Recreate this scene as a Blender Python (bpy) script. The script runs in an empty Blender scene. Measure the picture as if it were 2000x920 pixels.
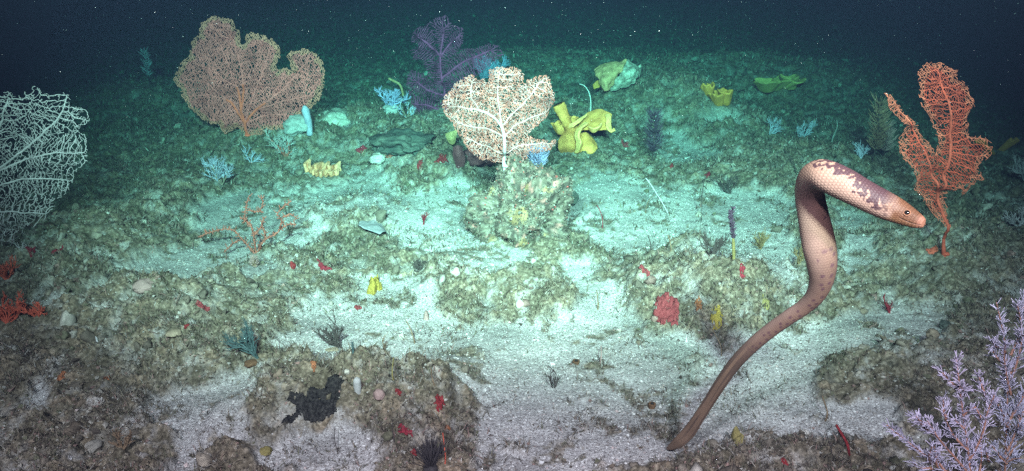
import bpy, bmesh, math, random
import numpy as np
from mathutils import Vector

# ------------------------------------------------------------------ scene, camera, light, exposure
S = bpy.context.scene
COL = S.collection
PITCH = math.radians(22.0)
HF = math.tan(math.radians(32.5))
CAMZ = 1.4
cam_d = bpy.data.cameras.new('camera')
cam = bpy.data.objects.new('camera', cam_d)
COL.objects.link(cam)
cam.location = (0, 0, CAMZ)
cam.rotation_euler = (math.pi/2 - PITCH, 0, 0)
cam_d.sensor_width = 36
cam_d.lens = 18/HF
cam_d.clip_start = 0.02
cam_d.clip_end = 400
S.camera = cam

world = bpy.data.worlds.new('World')
S.world = world
world.use_nodes = True
wn = world.node_tree.nodes
wl = world.node_tree.links
bg = wn['Background']
sky = wn.new('ShaderNodeTexSky')
sky.sky_type = 'NISHITA'
sky.sun_disc = False
sky.sun_elevation = math.radians(50)
sky.sun_rotation = math.radians(180)
tint = wn.new('ShaderNodeMix')
tint.data_type = 'RGBA'
tint.blend_type = 'MULTIPLY'
tint.inputs[0].default_value = 1
tint.inputs[7].default_value = (0.25, 0.55, 1.0, 1)      # daylight filtered by tens of metres of sea above
wl.new(sky.outputs[0], tint.inputs[6])
wl.new(tint.outputs[2], bg.inputs[0])
bg.inputs[1].default_value = 0.0003

def spot(loc, aim, watt, color, size, blend, radius):
    l = bpy.data.lights.new('vehicle_lamp', 'SPOT')
    l.energy = watt
    l.color = color
    l.spot_size = math.radians(size)
    l.spot_blend = blend
    l.shadow_soft_size = radius
    o = bpy.data.objects.new('vehicle_lamp', l)
    COL.objects.link(o)
    o.location = loc
    d = Vector(aim) - Vector(loc)
    o.rotation_euler = d.to_track_quat('-Z', 'Y').to_euler()
    return o

# the survey vehicle's lamps above and beside its camera: a narrow pair on the middle distance, a wide pair near
WARM = (1.0, 0.30, 0.43)
NARROW = (0.98, 0.62, 0.63)
spot((-0.45, -0.15, 2.25), (-0.60, 4.8, 0.35), 7000, NARROW, 53, 1.0, 0.10)
spot((0.50, -0.15, 2.25), (0.55, 4.8, 0.35), 6900, NARROW, 53, 1.0, 0.10)
spot((-1.0, -1.5, 3.4), (-0.30, 2.2, 0.0), 3800, WARM, 62, 1.0, 0.12)
spot((1.0, -1.5, 3.4), (0.80, 2.2, 0.0), 4000, WARM, 62, 1.0, 0.12)

S.view_settings.view_transform = 'Standard'
S.view_settings.look = 'None'
S.view_settings.gamma = 1
S.view_settings.use_curve_mapping = False
S.view_settings.exposure = 0.0
cy = S.cycles
cy.max_bounces = 4
cy.diffuse_bounces = 2
cy.glossy_bounces = 1
cy.transmission_bounces = 2
cy.volume_bounces = 0
cy.use_denoising = False
cy.sample_clamp_indirect = 4

# ------------------------------------------------------------------ noise, projection, terrain height
R0 = np.random.default_rng(7)
PERM = R0.permutation(256)
PERM = np.concatenate([PERM, PERM, PERM])
RV = R0.random(256)

def vn3(x, y, z):
    x = np.asarray(x, float); y = np.asarray(y, float); z = np.asarray(z, float)
    xi = np.floor(x).astype(int); yi = np.floor(y).astype(int); zi = np.floor(z).astype(int)
    fx = x-xi; fy = y-yi; fz = z-zi
    fx = fx*fx*fx*(fx*(fx*6-15)+10); fy = fy*fy*fy*(fy*(fy*6-15)+10); fz = fz*fz*fz*(fz*(fz*6-15)+10)
    def h(a, b, c):
        return RV[PERM[PERM[PERM[a & 255]+(b & 255)]+(c & 255)]]
    def l(a, b, t): return a+(b-a)*t
    return l(l(l(h(xi, yi, zi), h(xi+1, yi, zi), fx), l(h(xi, yi+1, zi), h(xi+1, yi+1, zi), fx), fy),
             l(l(h(xi, yi, zi+1), h(xi+1, yi, zi+1), fx), l(h(xi, yi+1, zi+1), h(xi+1, yi+1, zi+1), fx), fy), fz)*2-1

def vn(x, y, seed=0):
    x = np.asarray(x, float); y = np.asarray(y, float)
    xi = np.floor(x).astype(int); yi = np.floor(y).astype(int)
    fx = x-xi; fy = y-yi
    fx = fx*fx*fx*(fx*(fx*6-15)+10); fy = fy*fy*fy*(fy*(fy*6-15)+10)
    def h(a, b): return RV[PERM[PERM[(a+seed*17) & 255]+((b+seed*31) & 255)]]
    a = h(xi, yi); b = h(xi+1, yi); c = h(xi, yi+1); d = h(xi+1, yi+1)
    return ((a+(b-a)*fx)+((c+(d-c)*fx)-(a+(b-a)*fx))*fy)*2-1

def fbm(x, y, o=4, seed=0):
    s = 0; a = 1; t = 0
    for i in range(o):
        s = s+a*vn(x*2**i, y*2**i, seed+i); t += a; a *= .5
    return s/t

def sstep(a, b, x):
    t = np.clip((x-a)/(b-a), 0, 1)
    return t*t*(3-2*t)

CP, SP_ = math.cos(PITCH), math.sin(PITCH)
K = HF/1000.0                                    # tangent per reference pixel

def project(x, y, z=0.0):
    zz = z-CAMZ
    f = np.maximum(y*CP-zz*SP_, 0.05)
    u = y*SP_+zz*CP
    return 1000+x/f/K, 460-u/f/K

def ray(px, py):
    dx = (px-1000)*K; dy = (460-py)*K
    return np.array([dx, CP+dy*SP_, -SP_+dy*CP])

def at_depth(px, py, D):
    return np.array([0, 0, CAMZ])+ray(px, py)*D

def at_plane(px, py, Y):
    r = ray(px, py)
    return np.array([0, 0, CAMZ])+r*(Y/r[1])

def pip(px, py, poly):
    ins = np.zeros(np.shape(px), bool)
    n = len(poly)
    for i in range(n):
        x0, y0 = poly[i]; x1, y1 = poly[(i+1) % n]
        if y0 == y1: continue
        c = ((y0 > py) != (y1 > py)) & (px < (x1-x0)*(py-y0)/(y1-y0)+x0)
        ins ^= c
    return ins

SAND = [
 [(375,400),(470,372),(600,372),(700,335),(765,338),(775,385),(860,362),(930,370),(930,440),(990,480),(1060,500),(980,522),(860,500),(800,480),(780,440),(760,410),(640,405),(610,420),(620,450),(590,480),(540,470),(480,480),(390,470)],
 [(250,520),(370,470),(500,480),(560,500),(520,545),(440,530),(350,548),(270,540),(200,580),(120,592),(60,605),(60,580),(180,550)],
 [(560,640),(600,580),(680,570),(740,520),(820,530),(870,560),(860,600),(940,632),(990,612),(1110,605),(1120,560),(1090,530),(1150,500),(1220,560),(1260,600),(1290,655),(1400,660),(1430,700),(1560,640),(1680,600),(1760,600),(1840,640),(1800,685),(1700,680),(1600,720),(1600,790),(1750,790),(1740,860),(1640,860),(1480,830),(1400,860),(1300,895),(1230,900),(1160,880),(1180,920),(1200,1000),(930,1000),(940,830),(955,790),(890,740),(870,690),(780,665),(700,680),(640,700),(540,695)],
 [(170,860),(330,770),(490,715),(515,760),(495,850),(420,850),(370,940),(310,940),(360,850),(300,820),(200,835)],
 [(500,890),(690,785),(740,850),(720,940),(550,940)],
 [(1120,370),(1190,338),(1240,350),(1300,362),(1400,372),(1550,385),(1560,480),(1570,545),(1480,505),(1380,490),(1300,490),(1220,500),(1150,470),(1110,440)],
 [(1290,248),(1340,255),(1352,290),(1420,290),(1425,322),(1300,312),(1280,280)],
 [(1380,205),(1450,210),(1455,235),(1400,232)],
 [(1640,400),(1700,440),(1725,520),(1645,565),(1640,480)],
 [(55,755),(100,752),(90,795),(60,800)],
 [(640,212),(690,225),(690,245),(640,240)],
]
MW, MH, MY0 = 500, 270, -20
gx, gy = np.meshgrid((np.arange(MW)+.5)*4, (np.arange(MH)+.5)*4+MY0)
MIMG = np.zeros((MH, MW))
for p in SAND:
    MIMG = np.maximum(MIMG, pip(gx, gy, p).astype(float))
for _ in range(4):
    P = np.pad(MIMG, 2, mode='edge')
    MIMG = sum(P[2:-2, k:k+MW] for k in range(5))/5
    P = np.pad(MIMG, 2, mode='edge')
    MIMG = sum(P[k:k+MH, 2:-2] for k in range(1, 4))/3

def gz(px, py):
    r = ray(px, py); t = -CAMZ/r[2]
    return np.array([0, 0, CAMZ])+r*t, t

MOUNDS = []
for (px, py, rx, ry, h) in [(230,640,230,85,.13),(620,775,120,75,.10),(800,770,120,95,.11),(690,430,100,38,.09),
    (850,320,110,45,.14),(1420,575,180,60,.17),(1050,570,70,34,.07),(1290,215,130,40,.26),(890,550,90,45,.06),(150,500,160,60,.12),
    (600,275,160,40,.12),(440,880,60,60,.06),(1400,250,110,30,.12),(1560,330,200,40,.08),(1850,520,160,60,.10),(1880,740,180,80,.07),
    (330,400,70,40,.08),(520,535,90,28,.06),(1020,250,200,40,.16),(480,270,140,40,.08),(770,275,120,30,.10),(1100,150,300,30,.18),(1500,170,200,26,.2),(350,200,200,25,.15)]:
    c, t = gz(px, py)
    ang = abs(ray(px, py)[2])/np.linalg.norm(ray(px, py))
    MOUNDS.append((c[0], c[1], rx*K*t, ry*K*t/ang, h))

def sand_at(x, y, scraps=False):
    """1 on bare sand, 0 on turf and rubble."""
    z = 0.03
    for (cx, cy_, rx, ry, hh) in MOUNDS:
        z = z+hh*np.exp(-np.power(((x-cx)/rx)**2+((y-cy_)/ry)**2, 1.6))*.9
    px, py = project(x, y, z)
    sc = np.clip((py-120)/300, .25, 1.4)
    px = px+22*fbm(x*5, y*5, 3, 3)*sc+6
    py = py+13*fbm(x*5, y*5, 3, 9)*sc+6
    fx = np.clip(px/4-.5, 0, MW-1.001); fy = np.clip((py-MY0)/4-.5, 0, MH-1.001)
    i = fx.astype(int); j = fy.astype(int); a = fx-i; b = fy-j
    m = (MIMG[j, i]*(1-a)+MIMG[j, i+1]*a)*(1-b)+(MIMG[j+1, i]*(1-a)+MIMG[j+1, i+1]*a)*b
    n = fbm(x*9, y*9, 5, 21)+.45*fbm(x*30, y*30, 3, 27)
    sa = sstep(.06, .94, m+.07+.74*n)
    if not scraps: return sa
    f = fbm(x*7+9, y*7.5, 4, 66)+.55*fbm(x*31, y*33, 3, 69)
    return sa*(1-.9*sstep(.26, .62, f))

def H(x, y, want=False):
    x = np.asarray(x, float); y = np.asarray(y, float)
    sa = sand_at(x, y)
    tf = 1-sa
    h = .05*fbm(x*.55, y*.55, 3, 40)
    wx = x+.10*fbm(x*3, y*3, 3, 50); wy = y+.16*fbm(x*3, y*3, 3, 57)
    for (cx, cy_, rx, ry, hh) in MOUNDS:
        q = ((wx-cx)/rx)**2+((wy-cy_)/ry)**2
        h = h+hh*np.exp(-np.power(q, 1.6))*(.8+.2*tf)
    lump = 1-np.abs(fbm(x*7, y*7, 4, 61))*1.6
    h = h+tf*(.010+.034*lump*lump+.023*fbm(x*13, y*13, 3, 71)+.018*fbm(x*36, y*36, 3, 81))
    h = h+sa*(.010*fbm(x*4, y*4, 2, 91)+.0035*fbm(x*22, y*22, 2, 95))
    far = sstep(9, 30, np.hypot(x, y))
    h = h*(1-far*.6)
    return (h, 1-sand_at(x, y, True)) if want else h

def ground(px, py):
    """Where the sight line through a reference pixel meets the sea floor."""
    r = ray(px, py)
    t = np.linspace(1.0, 16, 1500)
    P = np.array([0, 0, CAMZ])[None]+r[None]*t[:, None]
    d = P[:, 2]-H(P[:, 0], P[:, 1])
    i = np.argmax(d <= 0)
    if d[i] > 0: i = len(t)-1
    p = P[i].copy()
    p[2] = H(p[0], p[1])
    return p

def pxm(p):
    """metres per reference pixel at a point"""
    return K*((p[1])*CP-(p[2]-CAMZ)*SP_)

# ------------------------------------------------------------------ helpers: materials
def new_mat(name):
    m = bpy.data.materials.new(name); m.use_nodes = True
    return m, m.node_tree.nodes, m.node_tree.links, m.node_tree.nodes['Principled BSDF']

def mat_col(name, rgb, rough=.8, scale=30, vary=.35, bump=.3, rgb2=None, detail=4, bscale=None, sss=0):
    m, n, l, b = new_mat(name)
    tc = n.new('ShaderNodeTexCoord'); nz = n.new('ShaderNodeTexNoise')
    nz.inputs['Scale'].default_value = scale; nz.inputs['Detail'].default_value = detail
    l.new(tc.outputs['Object'], nz.inputs['Vector'])
    rp = n.new('ShaderNodeValToRGB')
    c2 = rgb2 or tuple(min(1, c*(1+vary)) for c in rgb)
    c1 = tuple(c*(1-vary) for c in rgb) if rgb2 is None else rgb
    rp.color_ramp.elements[0].position = .32; rp.color_ramp.elements[1].position = .68
    rp.color_ramp.elements[0].color = (*c1, 1); rp.color_ramp.elements[1].color = (*c2, 1)
    l.new(nz.outputs['Fac'], rp.inputs[0]); l.new(rp.outputs[0], b.inputs['Base Color'])
    b.inputs['Roughness'].default_value = rough
    b.inputs['Specular IOR Level'].default_value = .25
    if sss:
        b.inputs['Subsurface Weight'].default_value = sss
    if bump:
        nb = n.new('ShaderNodeTexNoise'); nb.inputs['Scale'].default_value = bscale or scale*3; nb.inputs['Detail'].default_value = 3
        l.new(tc.outputs['Object'], nb.inputs['Vector'])
        bp = n.new('ShaderNodeBump'); bp.inputs['Strength'].default_value = bump; bp.inputs['Distance'].default_value = .01
        l.new(nb.outputs['Fac'], bp.inputs['Height']); l.new(bp.outputs[0], b.inputs['Normal'])
    return m

def mat_attr(name, rough=.85, spec=.2):
    m, n, l, b = new_mat(name)
    a = n.new('ShaderNodeAttribute'); a.attribute_name = 'Col'
    l.new(a.outputs['Color'], b.inputs['Base Color'])
    b.inputs['Roughness'].default_value = rough
    b.inputs['Specular IOR Level'].default_value = spec
    return m

# ------------------------------------------------------------------ helpers: meshes and objects
class Geo:
    def __init__(s): s.v = []; s.q = []; s.t = []; s.c = []; s.n = 0
    def add(s, V, Q=None, T=None, C=None):
        V = np.asarray(V, float)
        if Q is not None and len(Q): s.q.append(np.asarray(Q, int)+s.n)
        if T is not None and len(T): s.t.append(np.asarray(T, int)+s.n)
        s.v.append(V); s.n += len(V)
        if C is not None: s.c.append(np.broadcast_to(np.asarray(C, float), (len(V), 3)))
    def mesh(s, name, smooth=True):
        me = bpy.data.meshes.new(name)
        V = np.concatenate(s.v)
        q = np.concatenate(s.q) if s.q else np.zeros((0, 4), int)
        t = np.concatenate(s.t) if s.t else np.zeros((0, 3), int)
        me.vertices.add(len(V)); me.vertices.foreach_set('co', V.astype(np.float32).ravel())
        me.loops.add(q.size+t.size)
        me.loops.foreach_set('vertex_index', np.concatenate([q.ravel(), t.ravel()]).astype(np.int32))
        me.polygons.add(len(q)+len(t))
        st = np.concatenate([np.arange(len(q))*4, q.size+np.arange(len(t))*3]).astype(np.int32)
        me.polygons.foreach_set('loop_start', st)
        me.polygons.foreach_set('use_smooth', np.full(len(q)+len(t), bool(smooth)))
        if s.c:
            C = np.concatenate(s.c)
            at = me.color_attributes.new('Col', 'FLOAT_COLOR', 'POINT')
            at.data.foreach_set('color', np.hstack([C, np.ones((len(C), 1))]).astype(np.float32).ravel())
        me.update(calc_edges=True); me.validate()
        return me

def link(name, me, mat, parent=None, loc=(0, 0, 0)):
    o = bpy.data.objects.new(name, me)
    COL.objects.link(o)
    if mat: me.materials.append(mat)
    o.parent = parent
    o.location = loc
    return o

def tag(o, label=None, cat=None, group=None, kind=None):
    if label: o['label'] = label
    if cat: o['category'] = cat
    if group: o['group'] = group
    if kind: o['kind'] = kind
    return o

def empty(name, loc, label, cat, group=None):
    o = bpy.data.objects.new(name, None)
    o.empty_display_size = .05
    COL.objects.link(o); o.location = loc
    return tag(o, label, cat, group)

def tube(g, P, r, sides=5, C=None, cap=True):
    P = np.asarray(P, float); n = len(P)
    if n < 2: return
    r = np.broadcast_to(np.asarray(r, float), (n,))
    T = np.gradient(P, axis=0)
    T /= np.linalg.norm(T, axis=1)[:, None]+1e-12
    m = np.abs(T.mean(0)); ref = np.eye(3)[np.argmin(m)]
    A = np.cross(T, ref); A /= np.linalg.norm(A, axis=1)[:, None]+1e-12
    B = np.cross(T, A)
    th = np.arange(sides)/sides*2*np.pi
    V = P[:, None]+r[:, None, None]*(np.cos(th)[None, :, None]*A[:, None]+np.sin(th)[None, :, None]*B[:, None])
    V = V.reshape(-1, 3)
    i = np.arange(n-1)[:, None]*sides; k = np.arange(sides)[None]; k2 = (k+1) % sides
    Q = np.stack([i+k, i+k2, i+sides+k2, i+sides+k], -1).reshape(-1, 4)
    if cap:
        V = np.vstack([V, P[-1]+T[-1]*r[-1]*.8])
        e = (n-1)*sides
        Tt = np.stack([e+k[0], e+k2[0], np.full(sides, n*sides)], -1)
    else: Tt = None
    if C is not None and np.ndim(C) == 2:
        C = np.repeat(C, sides, 0)
        if cap: C = np.vstack([C, C[-1]])
    g.add(V, Q, Tt, C)

def resample(pts, step):
    pts = np.asarray(pts, float)
    d = np.r_[0, np.cumsum(np.linalg.norm(np.diff(pts, axis=0), axis=1))]
    n = max(2, int(round(d[-1]/step))+1)
    t = np.linspace(0, d[-1], n)
    return np.stack([np.interp(t, d, pts[:, k]) for k in range(pts.shape[1])], 1)

def spline(pts, per=8):
    p = np.asarray(pts, float)
    p = np.vstack([2*p[0]-p[1], p, 2*p[-1]-p[-2]])
    out = []
    for i in range(1, len(p)-2):
        t = np.arange(per)[:, None]/per
        a, b, c, d = p[i-1], p[i], p[i+1], p[i+2]
        out.append(.5*(2*b+(c-a)*t+(2*a-5*b+4*c-d)*t*t+(3*b-a-3*c+d)*t**3))
    out.append(p[-2][None])
    return np.vstack(out)

EXCL = []                                    # ground discs kept free of turf scraps
def keep(p, r): EXCL.append((p[0], p[1], r))

# ------------------------------------------------------------------ sea floor and water
def build_floor():
    ny, nx = 900, 1150
    t = np.linspace(0, 1, ny)
    yy = 0.9*np.power(14/0.9, t)
    yy = np.r_[np.linspace(-45, .5, 40), .7, yy, 14*np.power(46/14, np.linspace(0, 1, 60)[1:])]
    half = np.maximum(np.maximum(yy, 0)*1.0+.7, .9)
    u = np.linspace(-1, 1, nx)
    X = u[None]*half[:, None]
    side = np.where(np.abs(u) > .999, 1, 0)
    X = np.where(side[None] > 0, np.sign(u)[None]*46, X)
    Y = np.repeat(yy[:, None], nx, 1)
    h, tf = H(X.ravel(), Y.ravel(), True)
    V = np.stack([X.ravel(), Y.ravel(), h], 1)
    n2 = len(yy)
    i = np.arange(n2-1)[:, None]*nx+np.arange(nx-1)[None]
    Q = np.stack([i, i+1, i+nx+1, i+nx], -1).reshape(-1, 4)
    g = Geo(); g.add(V, Q, None, np.stack([tf, tf, tf], 1))
    m, n, l, b = new_mat('sea_floor')
    at = n.new('ShaderNodeAttribute'); at.attribute_name = 'Col'
    tc = n.new('ShaderNodeTexCoord')
    def noise(s, d=3):
        z = n.new('ShaderNodeTexNoise'); z.inputs['Scale'].default_value = s; z.inputs['Detail'].default_value = d
        l.new(tc.outputs['Object'], z.inputs['Vector']); return z
    def ramp(src, stops):
        r = n.new('ShaderNodeValToRGB'); e = r.color_ramp.elements
        while len(e) < len(stops): e.new(.5)
        for k, (p, c) in enumerate(stops):
            e[k].position = p; e[k].color = (*c, 1)
        l.new(src, r.inputs[0]); return r
    def mix(f, a, bb, mode='MIX'):
        x = n.new('ShaderNodeMix'); x.data_type = 'RGBA'; x.blend_type = mode
        if isinstance(f, (int, float)): x.inputs[0].default_value = f
        else: l.new(f, x.inputs[0])
        l.new(a, x.inputs[6]); l.new(bb, x.inputs[7]); return x
    vo = n.new('ShaderNodeTexVoronoi'); vo.inputs['Scale'].default_value = 250
    l.new(tc.outputs['Object'], vo.inputs['Vector'])
    sx = n.new('ShaderNodeSeparateColor'); l.new(vo.outputs['Color'], sx.inputs[0])
    grain = ramp(sx.outputs[0], [(0, (.13, .115, .11)), (.12, (.27, .25, .24)), (.40, (.37, .35, .34)), (.85, (.44, .42, .405)), (1, (.66, .65, .62))])
    big = ramp(noise(3.2, 5).outputs['Fac'], [(.33, (.66, .65, .64)), (.5, (.95, .94, .93)), (.68, (1.08, 1.07, 1.05))])
    sandc = mix(1.0, grain.outputs[0], big.outputs[0], 'MULTIPLY')
    t1 = ramp(noise(85, 9).outputs['Fac'], [(.30, (.060, .051, .039)), (.44, (.112, .097, .072)), (.56, (.168, .146, .112)), (.68, (.27, .24, .195))])
    t2 = ramp(noise(14, 5).outputs['Fac'], [(.35, (.62, .60, .54)), (.5, (1, .96, .9)), (.66, (1.25, 1.1, 1.0))])
    turf = mix(1.0, t1.outputs[0], t2.outputs[0], 'MULTIPLY')
    dust = ramp(noise(16, 8).outputs['Fac'], [(.54, (1, 1, 1)), (.68, (.42, .42, .42))])     # sand lying among the turf
    fa = n.new('ShaderNodeMath'); fa.operation = 'MULTIPLY'
    l.new(at.outputs['Fac'], fa.inputs[0]); l.new(dust.outputs[0], fa.inputs[1])
    fin = mix(fa.outputs[0], sandc.outputs[2], turf.outputs[2])
    l.new(fin.outputs[2], b.inputs['Base Color'])
    b.inputs['Roughness'].default_value = .95; b.inputs['Specular IOR Level'].default_value = .1
    bp = n.new('ShaderNodeBump'); bp.inputs['Strength'].default_value = .8; bp.inputs['Distance'].default_value = .006
    l.new(noise(110, 5).outputs['Fac'], bp.inputs['Height']); l.new(bp.outputs[0], b.inputs['Normal'])
    o = link('sea_floor', g.mesh('sea_floor'), m)
    tag(o, kind='structure')
    return X, Y

FX, FY = build_floor()

def build_water():
    bm = bmesh.new(); bmesh.ops.create_cube(bm, size=1)
    for v in bm.verts:
        v.co.x *= 100; v.co.y *= 100; v.co.z = 7 if v.co.z > 0 else -1.6
    me = bpy.data.meshes.new('haze'); bm.to_mesh(me); bm.free()
    m = bpy.data.materials.new('sea_water'); m.use_nodes = True
    n = m.node_tree.nodes; n.clear()
    out = n.new('ShaderNodeOutputMaterial'); pv = n.new('ShaderNodeVolumePrincipled')
    D = .5
    sc = np.array([.0015, .0028, .0051])/D            # scattered
    ab = np.array([.25, .074, .098])/D             # absorbed: red goes first
    root = 1-ab/(1-sc)
    pv.inputs['Density'].default_value = D
    pv.inputs['Color'].default_value = (*sc, 1)
    pv.inputs['Absorption Color'].default_value = (*(root**2), 1)
    pv.inputs['Anisotropy'].default_value = .0
    m.node_tree.links.new(pv.outputs[0], out.inputs['Volume'])
    tag(link('haze', me, m), kind='stuff')
build_water()

# ------------------------------------------------------------------ sea fans (grown inside an outline)
def grow(outline, root, skel, sp, rng, infl=7.0, wob=.15):
    o = np.array(outline, float)
    x0, y0 = o.min(0); x1, y1 = o.max(0)
    n = int((x1-x0)*(y1-y0)/(sp*sp))
    A = rng.random((n, 2))*[x1-x0, y1-y0]+[x0, y0]
    A = A[pip(A[:, 0], A[:, 1], outline)]
    step = sp*.85
    N = [np.array(root, float)]; PA = [-1]
    for s in skel:
        q = resample(spline(s, 6), step)
        arr = np.array(N); last = int(np.argmin(((arr-q[0])**2).sum(1)))
        for p in q[1:] if last or len(N) else q:
            N.append(p+rng.normal(0, step*.08, 2)); PA.append(last); last = len(N)-1
    arr = np.array(N)
    d = np.full(len(A), 1e9); idx = np.zeros(len(A), int)
    def upd(new, base):
        nonlocal d, idx
        if not len(A): return
        M = (A[:, 0, None]-new[None, :, 0])**2+(A[:, 1, None]-new[None, :, 1])**2
        k = M.argmin(1); dm = np.sqrt(M[np.arange(len(A)), k])
        b = dm < d
        d = np.where(b, dm, d); idx = np.where(b, k+base, idx)
    for c in range(0, len(arr), 300): upd(arr[c:c+300], c)
    for it in range(500):
        live = d > sp*.62
        A = A[live]; d = d[live]; idx = idx[live]
        if not len(A): break
        near = d < infl*sp
        if not near.any(): near = d <= d.min()*1.001
        di = A[near]-arr[idx[near]]; di /= np.linalg.norm(di, axis=1)[:, None]
        uq, inv = np.unique(idx[near], return_inverse=True)
        sm = np.zeros((len(uq), 2)); np.add.at(sm, inv, di)
        nn = np.linalg.norm(sm, axis=1)
        sm = sm/np.maximum(nn, 1e-6)[:, None]+rng.normal(0, wob, sm.shape)
        sm /= np.linalg.norm(sm, axis=1)[:, None]
        new = arr[uq]+sm*step
        dm = np.sqrt(((new[:, 0, None]-arr[None, :, 0])**2+(new[:, 1, None]-arr[None, :, 1])**2).min(1))
        ok = (dm > step*.45) & pip(new[:, 0], new[:, 1], outline)
        bad = uq[~ok]
        if len(bad):
            kill = np.zeros(len(A), bool)
            for q in bad:
                w = np.nonzero(near & (idx == q))[0]
                if len(w): kill[w[d[w].argmin()]] = True
            A = A[~kill]; d = d[~kill]; idx = idx[~kill]
        new = new[ok]; par = uq[ok]
        if not len(new):
            if len(bad): continue
            break
        base = len(arr)
        arr = np.vstack([arr, new]); PA.extend(par.tolist())
        upd(new, base)
    return arr, np.array(PA)

def chains(PA):
    n = len(PA)
    w = np.zeros(n); ch = [[] for _ in range(n)]
    for i in range(1, n): ch[PA[i]].append(i)
    leaf = np.array([len(c) == 0 for c in ch])
    w[leaf] = 1
    dep = np.zeros(n, int)                      # distance to the farthest tip below
    order = sorted(range(n), key=lambda i: -i)
    # parents always precede children
    for i in order:
        if PA[i] >= 0:
            w[PA[i]] += w[i]; dep[PA[i]] = max(dep[PA[i]], dep[i]+1)
    out = []
    st = [(-1, 0)]
    while st:
        p, i = st.pop()
        c = [p] if p >= 0 else []
        while True:
            c.append(i)
            k = ch[i]
            if not k: break
            k = sorted(k, key=lambda j: -w[j])
            for j in k[1:]: st.append((i, j))
            i = k[0]
        out.append(c)
    return out, w, dep

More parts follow.
